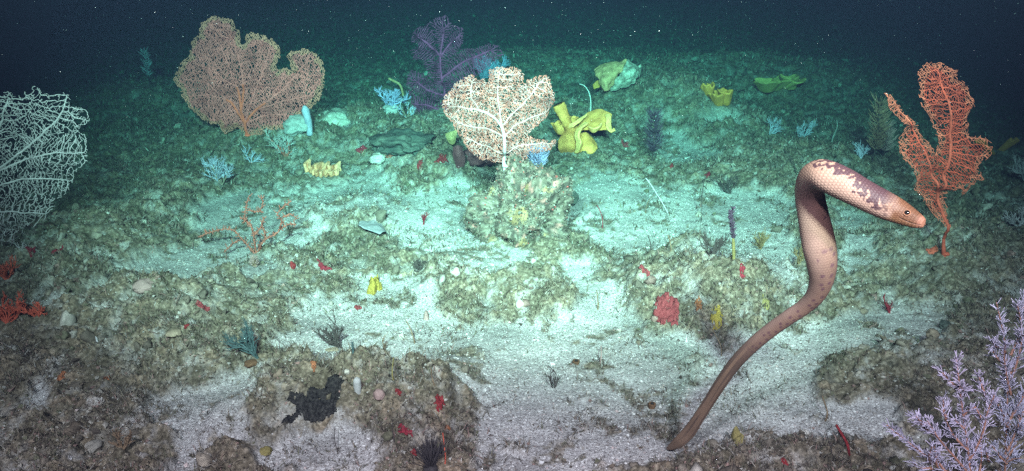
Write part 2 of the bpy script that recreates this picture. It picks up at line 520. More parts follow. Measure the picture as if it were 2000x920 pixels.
def fan(name, label, cat, outline, root, skel, sp, mats, rtip, rpow=.42, rmax=3.2, depth_of=None, bend=(0, 0), thick_w=40,
        fringe_px=0, tip_depth=0, seed=1, wobble=.02, group=None, base=None, infl=7, stem=None, net=0, netr=.7, nett=0, netp=(.18, .93, .80), ragged=0, tipscale=1.0, sides=4, wob=.15):
    rng = np.random.default_rng(seed)
    b = ground(*(base or root))
    if depth_of is not None: b = np.array(depth_of, float)
    Y = b[1]
    arr, PA = grow(outline, root, skel, sp, rng, infl, wob)
    ch, w, dep = chains(PA)
    s = pxm(at_plane(root[0], root[1], Y))
    W = np.array([at_plane(p[0], p[1], Y) for p in arr])
    dx = W[:, 0]-b[0]; dz = W[:, 2]-b[2]
    W[:, 1] += bend[0]*dx+bend[1]*dx*dx+wobble*(vn(dx*9, dz*9, seed)+.6*vn(dx*25, dz*25, seed+3))
    rad = np.minimum(rtip*np.power(w, rpow), rmax)*s
    e = empty(name, b, label, cat, group)
    thick = Geo(); fine = Geo(); tips = Geo()
    edge = np.ones(len(arr))*1e9
    if fringe_px:
        o = np.array(outline, float)
        seg = resample(np.vstack([o, o[:1]]), 4)
        for c in range(0, len(arr), 2000):
            edge[c:c+2000] = np.sqrt(((arr[c:c+2000, None]-seg[None])**2).sum(2)).min(1)
        edge += 6*vn(arr[:, 0]*.08, arr[:, 1]*.08, 5)
    if net:                                     # the fan's fine mesh: a jittered honeycomb drawn out away from the root
        o = np.array(outline, float); x0, y0 = o.min(0); x1, y1 = o.max(0)
        nxx = int((x1-x0)/net)+2; nyy = int((y1-y0)/(net*.8))+2
        ii, jj = np.meshgrid(np.arange(nxx), np.arange(nyy))
        pxx = x0+(ii+.5*(jj % 2))*net; pyy = y0+jj*net*.8
        # turn the cells about the root so that they fan out
        pxx = pxx+rng.normal(0, net*.2, pxx.shape); pyy = pyy+rng.normal(0, net*.2, pyy.shape)
        ins = pip(pxx, pyy, outline)
        ed = np.full(pxx.shape, 1e9)
        sg = resample(np.vstack([o, o[:1]]), 4)
        for q in range(nyy): ed[q] = np.sqrt(((np.stack([pxx[q], pyy[q]], 1)[:, None]-sg[None])**2).sum(2)).min(1)
        ed = ed+6*vn(pxx*.08, pyy*.08, 5)
        ww = np.array([at_plane(a_, b_, Y) for a_, b_ in zip(pxx.ravel(), pyy.ravel())]).reshape(nyy, nxx, 3)
        ddx = ww[..., 0]-b[0]; ddz = ww[..., 2]-b[2]
        ww[..., 1] += bend[0]*ddx+bend[1]*ddx*ddx+wobble*(vn(ddx*9, ddz*9, seed)+.6*vn(ddx*25, ddz*25, seed+3))
        for q in range(nyy):
            for i_ in range(nxx):
                if not ins[q, i_] or ed[q, i_] < ragged and rng.random() < .55: continue
                nb = [(q, i_+1)] if rng.random() < netp[0] else []
                if rng.random() < netp[1]: nb.append((q+1, i_))
                if rng.random() < netp[2]: nb.append((q+1, i_+(1 if q % 2 else -1)))
                for (a_, c_) in nb:
                    if a_ < nyy and 0 <= c_ < nxx and ins[a_, c_]:
                        tube(tips if min(ed[q, i_], ed[a_, c_]) < fringe_px or rng.random() < nett else fine, np.array([ww[q, i_], ww[a_, c_]])-b, netr*s*(.8+.5*rng.random()), 3, cap=False)
    Wl = W-b
    if stem is not None:
        q = np.array([at_plane(px, py, Y) for px, py in stem])-b
        q[0][2] = -.03
        q = np.vstack([q, Wl[0][None]])
        tube(thick, spline(q, 5), np.linspace(rad[0]*1.7, rad[0], (len(q)-1)*5+1), 8)
    else:
        q = np.array([Wl[0]+[0, 0, 0], Wl[0]])
        q[0] = [Wl[0][0]*.4, Wl[0][1]*.4, -.03]
        if np.linalg.norm(q[1]-q[0]) > .012: tube(thick, resample(q, .01), rad[0]*1.15, 7)
    for c in ch:
        c = np.array(c)
        kind = np.where(w[c] >= thick_w, 0, np.where((edge[c] < fringe_px) & (w[c] < 14) | (dep[c] < tip_depth), 2, 1))
        if c[0] == 0 and len(c) > 1: kind[0] = kind[1]
        j = 0
        while j < len(c)-1:
            kk = kind[j+1]; m = j+1
            while m < len(c)-1 and kind[m+1] == kk: m += 1
            seg = c[j:m+1]
            r = rad[seg].copy()
            if j == 0 and len(seg) > 1: r[0] = r[1]
            tube((thick, fine, tips)[kk], Wl[seg], r*(tipscale if kk == 2 else 1), 7 if kk == 0 else sides)
            j = m
    if thick.n: link('main_branches', thick.mesh('main_branches'), mats[0], e)
    if fine.n: link('branchlets', fine.mesh('branchlets'), mats[1], e)
    if tips.n: link('polyp_fringe', tips.mesh('polyp_fringe'), mats[2], e)
    g = Geo()                                   # holdfast gripping the bottom
    bm = bmesh.new(); bmesh.ops.create_icosphere(bm, subdivisions=2, radius=1)
    V = np.array([v.co for v in bm.verts]); F = np.array([[v.index for v in f.verts] for f in bm.faces]); bm.free()
    V = V*(1+.25*vn3(V[:, 0]*2, V[:, 1]*2, V[:, 2]*2+seed))[:, None]*rad[0]*np.array([2.4, 2.4, 1.2])
    g.add(V, None, F); link('holdfast', g.mesh('holdfast'), mats[0], e)
    keep(b, .05)
    return e

# ------------------------------------------------------------------ boulders and sponge blobs
def blob_np(sub, seed, amp, freq, scale, flat=0):
    bm = bmesh.new(); bmesh.ops.create_icosphere(bm, subdivisions=sub, radius=1)
    V = np.array([v.co for v in bm.verts]); F = np.array([[v.index for v in f.verts] for f in bm.faces]); bm.free()
    d = 0; a = amp; f = freq
    for k in range(5):
        d = d+a*vn3(V[:, 0]*f+seed*3.1, V[:, 1]*f+seed, V[:, 2]*f-seed); a *= .5; f *= 2.1
    V = V*(1+d)[:, None]*np.array(scale)
    return V, F

def boulder(name, label, cat, px, py, rx, rz, mat, seed=1, amp=.35, freq=1.4, ry=None, sink=.35, sub=4, group=None):
    p = ground(px, py); s = pxm(p)
    V, F = blob_np(sub, seed, amp, freq, (rx*s, (ry or rx)*s, rz*s))
    V[:, 2] += rz*s*(1-2*sink)
    g = Geo(); g.add(V, None, F)
    o = link(name, g.mesh(name), mat, None, p)
    keep(p, rx*s*.8)
    return tag(o, label, cat, group)

# ------------------------------------------------------------------ encrusting patch draped over the bottom
def patch(label, px, py, rx, ry, mat, seed=1, name='encrusting_sponge', cat='sponge', irr=.55, thick=.005, group=None, lobes=3):
    p = ground(px, py); s = pxm(p)
    r = ray(px, py); ang = abs(r[2])/np.linalg.norm(r)
    ang = max(ang, .45)
    na, nr = 56, 9
    th = np.arange(na)/na*2*np.pi
    rr = np.linspace(0, 1, nr+1)[1:]
    out = 1+irr*(vn(np.cos(th)*lobes*.35+seed*7.3, np.sin(th)*lobes*.35+seed)+.3*vn(np.cos(th)*lobes*.9+seed, np.sin(th)*lobes*.9)+.12*vn(np.cos(th)*5+seed, np.sin(th)*5))
    sm = np.linspace(-1, 1, 7); A1, A2 = np.meshgrid(sm, sm)
    sx = p[0]+A1.ravel()*rx*s*1.3; sy = p[1]+A2.ravel()*max(ry*s*1.3, .03)
    sz = H(sx, sy)
    co = np.linalg.lstsq(np.stack([sx-p[0], sy-p[1], np.ones(49)], 1), sz, rcond=None)[0]
    gx_, gy_ = np.clip(co[:2], -.55, .55)
    nrm = np.array([-gx_, -gy_, 1]); nrm /= np.linalg.norm(nrm)
    e1 = np.array([1, 0, gx_]); e1 /= np.linalg.norm(e1); e2 = np.cross(nrm, e1)
    v = r/np.linalg.norm(r)
    fs = max(abs(nrm@v), .5)
    uu = np.r_[0, (rr[:, None]*(out*np.cos(th))[None]).ravel()]*rx*s
    vv = np.r_[0, (rr[:, None]*(out*np.sin(th))[None]).ravel()]*ry*s/fs
    c0 = np.array([p[0], p[1], co[2]])
    W = c0+uu[:, None]*e1+vv[:, None]*e2
    X, Y = W[:, 0], W[:, 1]
    R = np.r_[0, np.repeat(rr, na)]
    z = W[:, 2]+np.clip(H(X, Y)-W[:, 2], -.012, .03)+.006*(1-R**4)+thick*(1-R**6)*(1+.9*vn(X*90, Y*90, seed))-.012*(R > .99)
    V = np.stack([X, Y, z], 1)-p
    Q = []; T = [[0, 1+k, 1+(k+1) % na] for k in range(na)]
    for i in range(nr-1):
        for k in range(na):
            Q.append([1+i*na+k, 1+(i+1)*na+k, 1+(i+1)*na+(k+1) % na, 1+i*na+(k+1) % na])
    g = Geo(); g.add(V, Q, T)
    o = link(name, g.mesh(name), mat, None, p)
    keep(p, rx*s*.3)
    return tag(o, label, cat, group)

def crust(label, px, py, rx, ry, mat, seed=1, irr=.5, thick=.005, group=None, shape=None):
    """A thin ragged growth that follows the lumps of the bottom."""
    rx *= .86; ry *= .86
    p = ground(px, py); s = pxm(p); r = ray(px, py)
    ang = max(abs(r[2])/np.linalg.norm(r), .45)
    n = int(np.clip(max(rx, ry)*2.2, 24, 90))
    U, V_ = np.meshgrid(np.linspace(-1.5, 1.5, n), np.linspace(-1.5, 1.5, n))
    X = p[0]+U*rx*s; Y = p[1]+V_*ry*s/ang*.8
    Z = H(X, Y)
    q = np.hypot(U, V_)+irr*.9*fbm(U*1.3+seed*3.3, V_*1.3+seed, 2, seed)+.28*fbm(U*5+seed, V_*5, 2, seed+5)
    ins = q < 1
    ins &= ~((fbm(U*3.5+seed*2, V_*3.5, 2, seed+9) > .50) & (q > .35))
    cell = ins[:-1, :-1] & ins[1:, :-1] & ins[:-1, 1:] & ins[1:, 1:]
    cell = biggest(cell)
    i, j = np.nonzero(cell)
    I = np.arange(n*n).reshape(n, n)
    Q = np.stack([I[i, j], I[i, j+1], I[i+1, j+1], I[i+1, j]], 1)
    us, inv = np.unique(Q, return_inverse=True)
    zz = Z+.004+thick*(.5+.5*fbm(U*6, V_*6, 2, seed))*np.clip((1-q)*3, 0, 1)
    W = np.stack([X.ravel()[us], Y.ravel()[us], zz.ravel()[us]], 1)-p
    g = Geo(); g.add(W, inv.reshape(Q.shape))
    o = link('encrusting_sponge', g.mesh('encrusting_sponge'), mat, None, p)
    md = o.modifiers.new('thickness', 'SOLIDIFY'); md.thickness = .008; md.offset = -1
    keep(p, rx*s*.35)
    return tag(o, label, 'sponge', group)

def biggest(cell):
    lab = np.zeros(cell.shape, int); best = 0; bl = -1; k = 0
    for a, b_ in zip(*np.nonzero(cell)):
        if lab[a, b_]: continue
        k += 1; st = [(a, b_)]; lab[a, b_] = k; c = 0
        while st:
            i, j = st.pop(); c += 1
            for di, dj in ((1, 0), (-1, 0), (0, 1), (0, -1)):
                y, x = i+di, j+dj
                if 0 <= y < cell.shape[0] and 0 <= x < cell.shape[1] and cell[y, x] and not lab[y, x]:
                    lab[y, x] = k; st.append((y, x))
        if c > best: best = c; bl = k
    return lab == bl

# ------------------------------------------------------------------ twigs, whips and bushes
def branch_rec(rng, P0, d, L, lvl, out, spread, segs=5, curve=.25, kids=3, up=.1, shrink=.62):
    p = np.array(P0, float); d = np.array(d, float)/np.linalg.norm(d)
    pts = [p.copy()]
    for i in range(segs):
        d = d+rng.normal(0, curve, 3)*.5+np.array([0, 0, up])*.5
        d /= np.linalg.norm(d); p = p+d*L/segs; pts.append(p.copy())
    out.append((lvl, np.array(pts)))
    if lvl > 0:
        for k in range(kids):
            i = rng.integers(1, segs+1) if k < kids-1 else segs
            dd = pts[i]-pts[i-1]; dd = dd/np.linalg.norm(dd)
            a = rng.normal(0, 1, 3); a -= dd*(a@dd); a /= np.linalg.norm(a)
            branch_rec(rng, pts[i], dd+a*spread*(.7+.6*rng.random()), L*shrink*(.7+.5*rng.random()), lvl-1, out, spread, segs, curve, kids, up, shrink)

def bush(name, label, cat, px, py, hpx, mat, seed=1, levels=3, kids=4, spread=.8, r=1.4, flat=.6, stems=3, lean=(0, 0), group=None, mat2=None, curve=.25, up=.15, part='branch', tuft=.55, shrink=.62, wide=.6):
    rng = np.random.default_rng(seed)
    b = ground(px, py); s = pxm(b)
    e = empty(name, b, label, cat, group)
    big = Geo(); fine = Geo()
    L = hpx*s*tuft
    for k in range(stems):
        out = []
        d = np.array([rng.normal(lean[0], wide), rng.normal(lean[1], wide*.6), 1.0])
        branch_rec(rng, [0, 0, -.01], d, L*(.8+.4*rng.random()), levels, out, spread, curve=curve, kids=kids, up=up, shrink=shrink)
        for lvl, P in out:
            P = P.copy(); P[:, 1] *= flat
            P[:, 2] = np.where(P[:, 2] < -.01, -.01, P[:, 2])
            rr = r*s*(.42+.42*lvl)
            tube(big if lvl >= levels-1 or mat2 is None and lvl > 0 else fine, P, np.linspace(rr, rr*.7, len(P)), 5 if lvl > 0 else 4)
    link('stem', big.mesh('stem'), mat, e)
    if fine.n: link('branchlets', fine.mesh('branchlets'), mat2 or mat, e)
    keep(b, .03)
    return e

def whip(label, pts, r, mat, name='whip_coral', cat='whip coral', group=None, tip=.6):
    b = ground(*pts[0]); s = pxm(b)
    P = np.array([at_plane(px, py, b[1]) for px, py in pts])-b
    P[0][2] = -.02
    P[1:, 1] += np.linspace(0, .05, len(P)-1)
    q = spline(P, 8)
    g = Geo(); tube(g, q, np.linspace(r*s, r*s*tip, len(q)), 6)
    o = link(name, g.mesh(name), mat, None, b)
    return tag(o, label, cat, group)

def plume(name, label, cat, base, axes, Y, mats, seed, blen=20, br=1.7, env=None, group=None, dens=1.0, axr=4.0, fork=.55):
    """A coral whose branches are bottlebrushes of short fingers."""
    rng = np.random.default_rng(seed)
    b = at_plane(base[0], base[1], Y); b[2] = H(b[0], b[1])
    s = K*(Y*CP)
    s = pxm(at_plane(axes[0][-1][0], axes[0][-1][1], Y))
    e = empty(name, b, label, cat, group)
    ax = Geo(); fi = Geo()
    more = []
    for a in axes:
        q = resample(spline(a, 8), 4.0)
        for k in range(max(1, len(q)//16)):
            i = int(len(q)*(.25+.6*rng.random())); i = min(max(i, 1), len(q)-1)
            t = q[i]-q[i-1]; t = t/np.linalg.norm(t); ang = (1 if rng.random() < .5 else -1)*(.5+.4*rng.random())
            d = np.array([t[0]*math.cos(ang)-t[1]*math.sin(ang), t[0]*math.sin(ang)+t[1]*math.cos(ang)])
            L = 22+28*rng.random()
            more.append([tuple(q[i]), tuple(q[i]+d*L*.5+t*4), tuple(q[i]+d*L*.85+np.array([0, -L*.25]))])
    for a in list(axes)+more:
        yo = rng.normal(0, .03)
        P = np.array([at_plane(px, py, Y) for px, py in a])
        P[:, 1] += np.linspace(0, yo, len(P))
        q = resample(spline(P, 8), 3.0*s)
        ra = np.linspace(axr, axr*.35, len(q))*s
        tube(ax, q-b, ra, 6)
        n = len(q)
        for i in range(1, n):
            f = i/n
            t = q[i]-q[i-1]; t /= np.linalg.norm(t)
            for k in range(rng.poisson(2.6*dens)):
                v = rng.normal(0, 1, 3); v[1] *= .75; v -= t*(v@t); v /= np.linalg.norm(v)+1e-9
                d = v*.85+t*.75+np.array([0, 0, .25])
                d /= np.linalg.norm(d)
                L = blen*s*(.55+.7*rng.random())*(1-.35*f)
                pts = [q[i]]; dd = d.copy(); 
                for m in range(4):
                    dd = dd+rng.normal(0, .12, 3)+t*.06; dd /= np.linalg.norm(dd); pts.append(pts[-1]+dd*L/4)
                pts = np.array(pts)-b
                tube(fi, pts, np.linspace(br, br*.75, 5)*s, 5)
                if rng.random() < fork:
                    w = rng.normal(0, 1, 3); w -= dd*(w@dd); w /= np.linalg.norm(w)
                    d2 = dd+w*.8; d2 /= np.linalg.norm(d2)
                    p0 = pts[2]
                    tube(fi, np.array([p0, p0+d2*L*.25, p0+d2*L*.5+t*L*.08]), np.array([br, br*.9, br*.7])*s, 4)
    link('main_branches', ax.mesh('main_branches'), mats[0], e)
    link('branchlets', fi.mesh('branchlets'), mats[1], e)
    return e

def sheet(rows, thick, mat, name, parent, closed=False, sub=1, ruffle=0, seed=0, rough=.004):
    """A smooth thick sheet through a grid of points (rows of equal length)."""
    R = np.array(rows, float)
    R = np.array([spline(r, 6) for r in R])
    R = np.array([spline(R[:, k], 6) for k in range(R.shape[1])]).transpose(1, 0, 2)
    n, m = R.shape[:2]
    if ruffle:
        t = np.linspace(0, 1, n)[:, None]
        k = np.arange(m)[None]*.35
        R[:, :, 1] += ruffle*t*np.sin(k+seed)+ruffle*.5*t*np.sin(k*2.3+seed*2)
        R[:, :, 2] += ruffle*.5*t*np.cos(k*1.7+seed)
    V = R.reshape(-1, 3)
    V = V+rough*np.stack([vn3(V[:, 0]*f, V[:, 1]*f+k, V[:, 2]*f) for k, f in ((0, 32), (7, 36), (13, 40))], 1)+rough*2*np.stack([0*V[:, 0], vn3(V[:, 0]*14, V[:, 1]*14, V[:, 2]*14+5), 0*V[:, 0]], 1)
    i = np.arange(n-1)[:, None]*m+np.arange(m-1)[None]
    Q = np.stack([i, i+1, i+m+1, i+m], -1).reshape(-1, 4)
    g = Geo(); g.add(V, Q)
    o = link(name, g.mesh(name), mat, parent)
    md = o.modifiers.new('thickness', 'SOLIDIFY'); md.thickness = thick; md.offset = 0
    bv = o.modifiers.new('round', 'SUBSURF'); bv.levels = 1; bv.render_levels = 1
    return o

def cup(mat, name, parent, c, r0, r1, h, lean=(0, 0), thick=.008, seed=1, wavy=.12, open_=1.0, mouth=0):
    na, nz = 40, 12
    n_ = int(na*open_)
    th = np.arange(n_+(1 if open_ < 1 else 0))/na*2*np.pi+mouth
    rows = []
    for i in range(nz+1):
        t = i/nz
        r = (r0+(r1-r0)*(t**.55*.8+.2*t**3))*(1+wavy*t*vn(np.cos(th)*2.2+seed*5, np.sin(th)*2.2+seed))
        z = h*t*(1+wavy*.6*t*vn(np.cos(th)*2+seed, np.sin(th)*2-seed))
        rows.append(np.stack([c[0]+r*np.cos(th)+lean[0]*t, c[1]+r*np.sin(th)+lean[1]*t, c[2]+z], 1))
    V = np.array(rows); m = V.shape[1]
    g = Geo()
    k = np.arange(m if open_ >= 1 else m-1)
    Q = []
    for i in range(nz):
        for j in k: Q.append([i*m+j, i*m+(j+1) % m, (i+1)*m+(j+1) % m, (i+1)*m+j])
    g.add(V.reshape(-1, 3), Q)
    o = link(name, g.mesh(name), mat, parent)
    md = o.modifiers.new('thickness', 'SOLIDIFY'); md.thickness = thick; md.offset = 0
    bv = o.modifiers.new('round', 'SUBSURF'); bv.levels = 1; bv.render_levels = 1
    return o

# ================================================================== OBJECTS
M = {}
M['pale_branch'] = mat_col('pale_branch', (.36, .31, .32), vary=.15, scale=20)
M['mauve'] = mat_col('mauve_branch', (.68, .15, .145), vary=.2, scale=10)
M['rust'] = mat_col('rust_branch', (.72, .115, .07), vary=.2, scale=10)
M['olive_tip'] = mat_col('olive_tip', (.60, .19, .14), vary=.2, scale=10)
M['purple'] = mat_col('purple_branch', (.20, .04, .11), vary=.2, scale=10)
M['white_branch'] = mat_col('white_branch', (.42, .37, .37), vary=.1, scale=30)
M['white_fine'] = mat_col('white_branchlet', (.36, .215, .205), vary=.15, scale=25)
M['brown_tip'] = mat_col('brown_polyps', (.33, .115, .09), vary=.3, scale=20)
M['orange'] = mat_col('orange_branch', (.44, .062, .034), vary=.2, scale=14)
M['orange_tip'] = mat_col('orange_tip', (.50, .115, .068), vary=.2, scale=14)
M['red_stem'] = mat_col('red_stem', (.36, .06, .035), vary=.25, scale=30)
M['yellow'] = mat_col('yellow_sponge', (.50, .20, .05), rgb2=(.82, .38, .10), scale=24, detail=9, bump=.35, bscale=90)
M['yellow_in'] = mat_col('yellow_sponge_rim', (.88, .46, .16), vary=.12, scale=14, bump=.2)
M['pale_plate'] = mat_col('pale_plate', (.34, .18, .09), rgb2=(.64, .38, .19), scale=40, detail=9, bump=.5, bscale=70)
M['white_rough'] = mat_col('white_rough', (.17, .15, .12), rgb2=(.58, .52, .45), scale=26, bump=1, bscale=60)
M['dull_yellow'] = mat_col('dull_yellow', (.56, .25, .05), vary=.2, scale=12)
M['green_yellow'] = mat_col('green_yellow', (.42, .32, .11), vary=.2, scale=12)
M['tan'] = mat_col('tan_sponge', (.70, .30, .15), rgb2=(.85, .46, .27), scale=20, bump=.5)
M['pale_blue'] = mat_col('pale_blue', (.34, .35, .44), vary=.2, scale=20)
M['blue'] = mat_col('blue_branch', (.30, .32, .50), vary=.2, scale=20)
M['grey_brown'] = mat_col('grey_brown', (.20, .16, .12), vary=.25, scale=20)
M['lilac'] = mat_col('lilac_branchlet', (.29, .285, .37), rgb2=(.43, .42, .51), scale=22, bump=.1)
M['lilac_axis'] = mat_col('lilac_axis', (.26, .14, .095), vary=.25, scale=30)
M['orange_twig'] = mat_col('orange_twig', (.30, .10, .07), vary=.25, scale=40)
M['red'] = mat_col('red_crust', (.16, .014, .016), rgb2=(.27, .035, .035), scale=120, bump=.6)
M['pink_red'] = mat_col('pink_red_crust', (.20, .03, .034), rgb2=(.31, .065, .068), scale=120, bump=.6)
M['orange_crust'] = mat_col('orange_crust', (.26, .10, .045), vary=.4, scale=50, bump=.6)
M['maroon'] = mat_col('maroon', (.20, .02, .03), vary=.3, scale=40, bump=.5)
M['black'] = mat_col('black_crust', (.010, .010, .010), rgb2=(.07, .065, .06), scale=110, bump=1, rough=.6)
M['dark_slab'] = mat_col('dark_slab', (.035, .045, .04), rgb2=(.10, .11, .09), scale=14, bump=1, bscale=50)
M['dark_twig'] = mat_col('dark_twig', (.055, .045, .04), vary=.3, scale=40)
M['brown_twig'] = mat_col('brown_twig', (.19, .13, .08), vary=.3, scale=40)
M['dark_purple'] = mat_col('dark_purple', (.055, .035, .055), vary=.3, scale=40)
M['teal'] = mat_col('teal_fronds', (.05, .085, .085), vary=.25, scale=40)
M['white_soft'] = mat_col('white_soft', (.34, .33, .32), vary=.1, scale=25)
M['white_whip'] = mat_col('white_whip', (.60, .58, .58), vary=.05, scale=25, bump=0)
M['pink_pale'] = mat_col('pale_pink', (.30, .20, .18), vary=.2, scale=25)
M['yellow_bright'] = mat_col('bright_yellow', (.30, .21, .04), vary=.2, scale=40, bump=.5)
M['shell'] = mat_col('shell', (.28, .22, .155), vary=.2, scale=50, bump=.3)
M['brown_cup'] = mat_col('brown_cup', (.12, .065, .035), vary=.3, scale=60)
M['stone'] = mat_col('crusted_stone', (.10, .09, .06), rgb2=(.55, .52, .40), scale=34, detail=8, bump=1, bscale=60)
M['pale_stone'] = mat_col('pale_stone', (.22, .20, .17), rgb2=(.60, .56, .50), scale=16, detail=6, bump=.9, bscale=50)
M['yellow_leaf'] = mat_col('yellow_leaf', (.46, .36, .16), vary=.2, scale=20)
M['maroon_leaf'] = mat_col('maroon_leaf', (.13, .045, .05), vary=.3, scale=20)
M['grey_leaf'] = mat_col('grey_leaf', (.24, .24, .25), vary=.15, scale=30)
M['urchin'] = mat_col('spines', (.045, .04, .04), vary=.4, scale=60)
M['red_bush'] = mat_col('red_bush', (.42, .085, .05), vary=.25, scale=20)
M['olive_stalk'] = mat_col('olive_stalk', (.20, .165, .06), vary=.2, scale=20)
M['fern'] = mat_col('brown_fern', (.22, .15, .07), vary=.25, scale=30)
M['lilac_haze'] = mat_col('lilac_fuzz', (.50, .42, .66), vary=.2, scale=30)
M['rubble'] = mat_attr('rubble')

PAL = np.array([(.18,.15,.115),(.29,.245,.19),(.08,.065,.05),(.46,.42,.36),(.34,.21,.18),(.15,.15,.09),(.23,.175,.125),(.58,.55,.49),(.12,.095,.075)])
PAL = (.82*PAL+.16*np.array([.24, .20, .155]))*.66
PW = np.array([.2,.17,.12,.12,.06,.12,.1,.05,.06]); PW = PW/PW.sum()

def rand_rot(n, rng):
    q = rng.normal(0, 1, (n, 4)); q /= np.linalg.norm(q, axis=1)[:, None]
    w, x, y, z = q.T
    return np.stack([np.stack([1-2*(y*y+z*z), 2*(x*y-z*w), 2*(x*z+y*w)], -1), np.stack([2*(x*y+z*w), 1-2*(x*x+z*z), 2*(y*z-x*w)], -1), np.stack([2*(x*z-y*w), 2*(y*z+x*w), 1-2*(x*x+y*y)], -1)], 1)

OCT = np.array([(1,0,0),(-1,0,0),(0,1,0),(0,-1,0),(0,0,1),(0,0,-1)], float)
OF = np.array([(0,2,4),(2,1,4),(1,3,4),(3,0,4),(2,0,5),(1,2,5),(3,1,5),(0,3,5)])

def lumps_geo(P, size, col, rng, flat=.75):
    n = len(P)
    V = OCT[None]*(.6+.8*rng.random((n, 6, 1)))
    V = V*size[:, None, None]*(.7+.6*rng.random((n, 1, 3)))
    V = np.einsum('nij,nkj->nki', rand_rot(n, rng), V)
    V[:, :, 2] *= flat
    V += P[:, None]
    F = (OF[None]+np.arange(n)[:, None, None]*6).reshape(-1, 3)
    g = Geo(); g.add(V.reshape(-1, 3), None, F, np.repeat(col, 6, 0))
    return g

def lumps(name, P, size, col, rng, flat=.75):
    return tag(link(name, lumps_geo(P, size, col, rng, flat).mesh(name, False), M['rubble']), kind='stuff')


# ---- the boulder under the central fan, other stones
def crusty_boulder():
    p = ground(1022, 455); s = pxm(p)
    V, F = blob_np(6, 4, .38, 1.5, (86*s, 62*s, 98*s))
    V[:, 2] += 34*s
    x, y, z = V.T
    top = V[:, 2] > 60*s
    d = .010*vn3(x*28, y*28, z*28)+.007*vn3(x*60, y*60, z*60)+.004*vn3(x*130, y*130, z*130)
    nrm = V/np.linalg.norm(V, axis=1)[:, None]
    V = V+nrm*d[:, None]
    n1 = vn3(x*45, y*45, z*45); n2 = vn3(x*110, y*110, z*110); n3 = vn3(x*14+9, y*14, z*14); n4 = vn3(x*30+40, y*30, z*30)
    base = np.array([.115, .094, .07]); dark = np.array([.045, .036, .03]); pale = np.array([.22, .19, .15]); pink = np.array([.42, .17, .15]); yel = np.array([.30, .19, .09])
    c = base+(pale-base)*sstep(0, .5, n2)[:, None]
    c = c+(dark-c)*sstep(.05, .45, n1-.3*n2)[:, None]*.85
    c = c+(pink-c)*(sstep(.35, .6, n4)*sstep(-.2, .3, n2))[:, None]*.8
    c = c+(yel-c)*(sstep(.55, .7, vn3(x*20-30, y*20, z*20)))[:, None]*.8
    g = Geo(); g.add(V, None, F, c)
    o = link('boulder', g.mesh('boulder'), M['rubble'], None, p)
    tag(o, 'large encrusted boulder in the centre carrying the white and pink sea fan', 'boulder')
    keep(p, 75*s)
    rng = np.random.default_rng(5)                # crust of coral crumbs growing all over it
    n = 13000
    k = rng.integers(0, len(V), n)
    P = V[k]+nrm[k]*.002+rng.normal(0, .003, (n, 3))
    size = .0028*np.exp(rng.normal(0, .45, n))
    col = PAL[rng.choice(len(PAL), n, p=PW)]*(.55+.45*rng.random((n, 1)))
    red = rng.random(n) < .02
    col[red] = (.42, .09, .08)
    gg = lumps_geo(P, size, np.clip(col, .01, .8), rng, 1)
    c = link('crust', gg.mesh('crust', False), M['rubble'], o); tag(c, kind='stuff')
    return V+p
BOULD = crusty_boulder()
def on_boulder(px, py):
    q = np.stack(project(BOULD[:, 0], BOULD[:, 1], BOULD[:, 2]), 1)
    d = np.hypot(q[:, 0]-px, q[:, 1]-py)
    return BOULD[int(np.argmin(d+40*(BOULD[:, 1]-BOULD[:, 1].min())))]
FANB = on_boulder(986, 322)

# ---- the large fans
fan('sea_fan', 'huge brownish pink sea fan with greenish edges and rust veins at upper left', 'sea fan',
    [(480,268),(465,250),(440,262),(430,245),(400,238),(385,225),(368,205),(357,190),(352,170),(338,160),(345,145),(355,120),(370,110),(372,80),(390,65),(392,45),(415,30),(435,29),(455,38),(462,50),(470,60),(468,85),(476,90),(478,68),(490,62),(510,68),(530,75),(545,95),(543,118),(535,130),(545,138),(555,130),(560,140),(566,135),(557,110),(565,100),(590,96),(610,105),(625,125),(630,150),(628,175),(620,200),(605,215),(585,230),(570,250),(545,260),(520,262),(500,266)],
    (484,266), [[(484,266),(480,250),(479,240)], [(479,240),(472,215),(462,170),(448,130),(430,90)], [(479,240),(460,210),(440,195),(405,185),(370,188)], [(440,195),(410,165),(375,155)],
      [(479,240),(490,200),(505,160),(520,110)], [(479,240),(500,215),(540,185),(565,160),(590,130)], [(500,215),(550,200),(600,190)], [(479,240),(500,232),(530,225),(575,228)], [(462,170),(420,140),(385,125)], [(472,215),(474,150),(450,70)]],
    5.0, (M['rust'], M['mauve'], M['olive_tip']), .70, rpow=.25, rmax=2.6, net=3.9, netr=.80, bend=(.10, .12), thick_w=55, fringe_px=9, seed=3, wobble=.02, infl=8, sides=3)

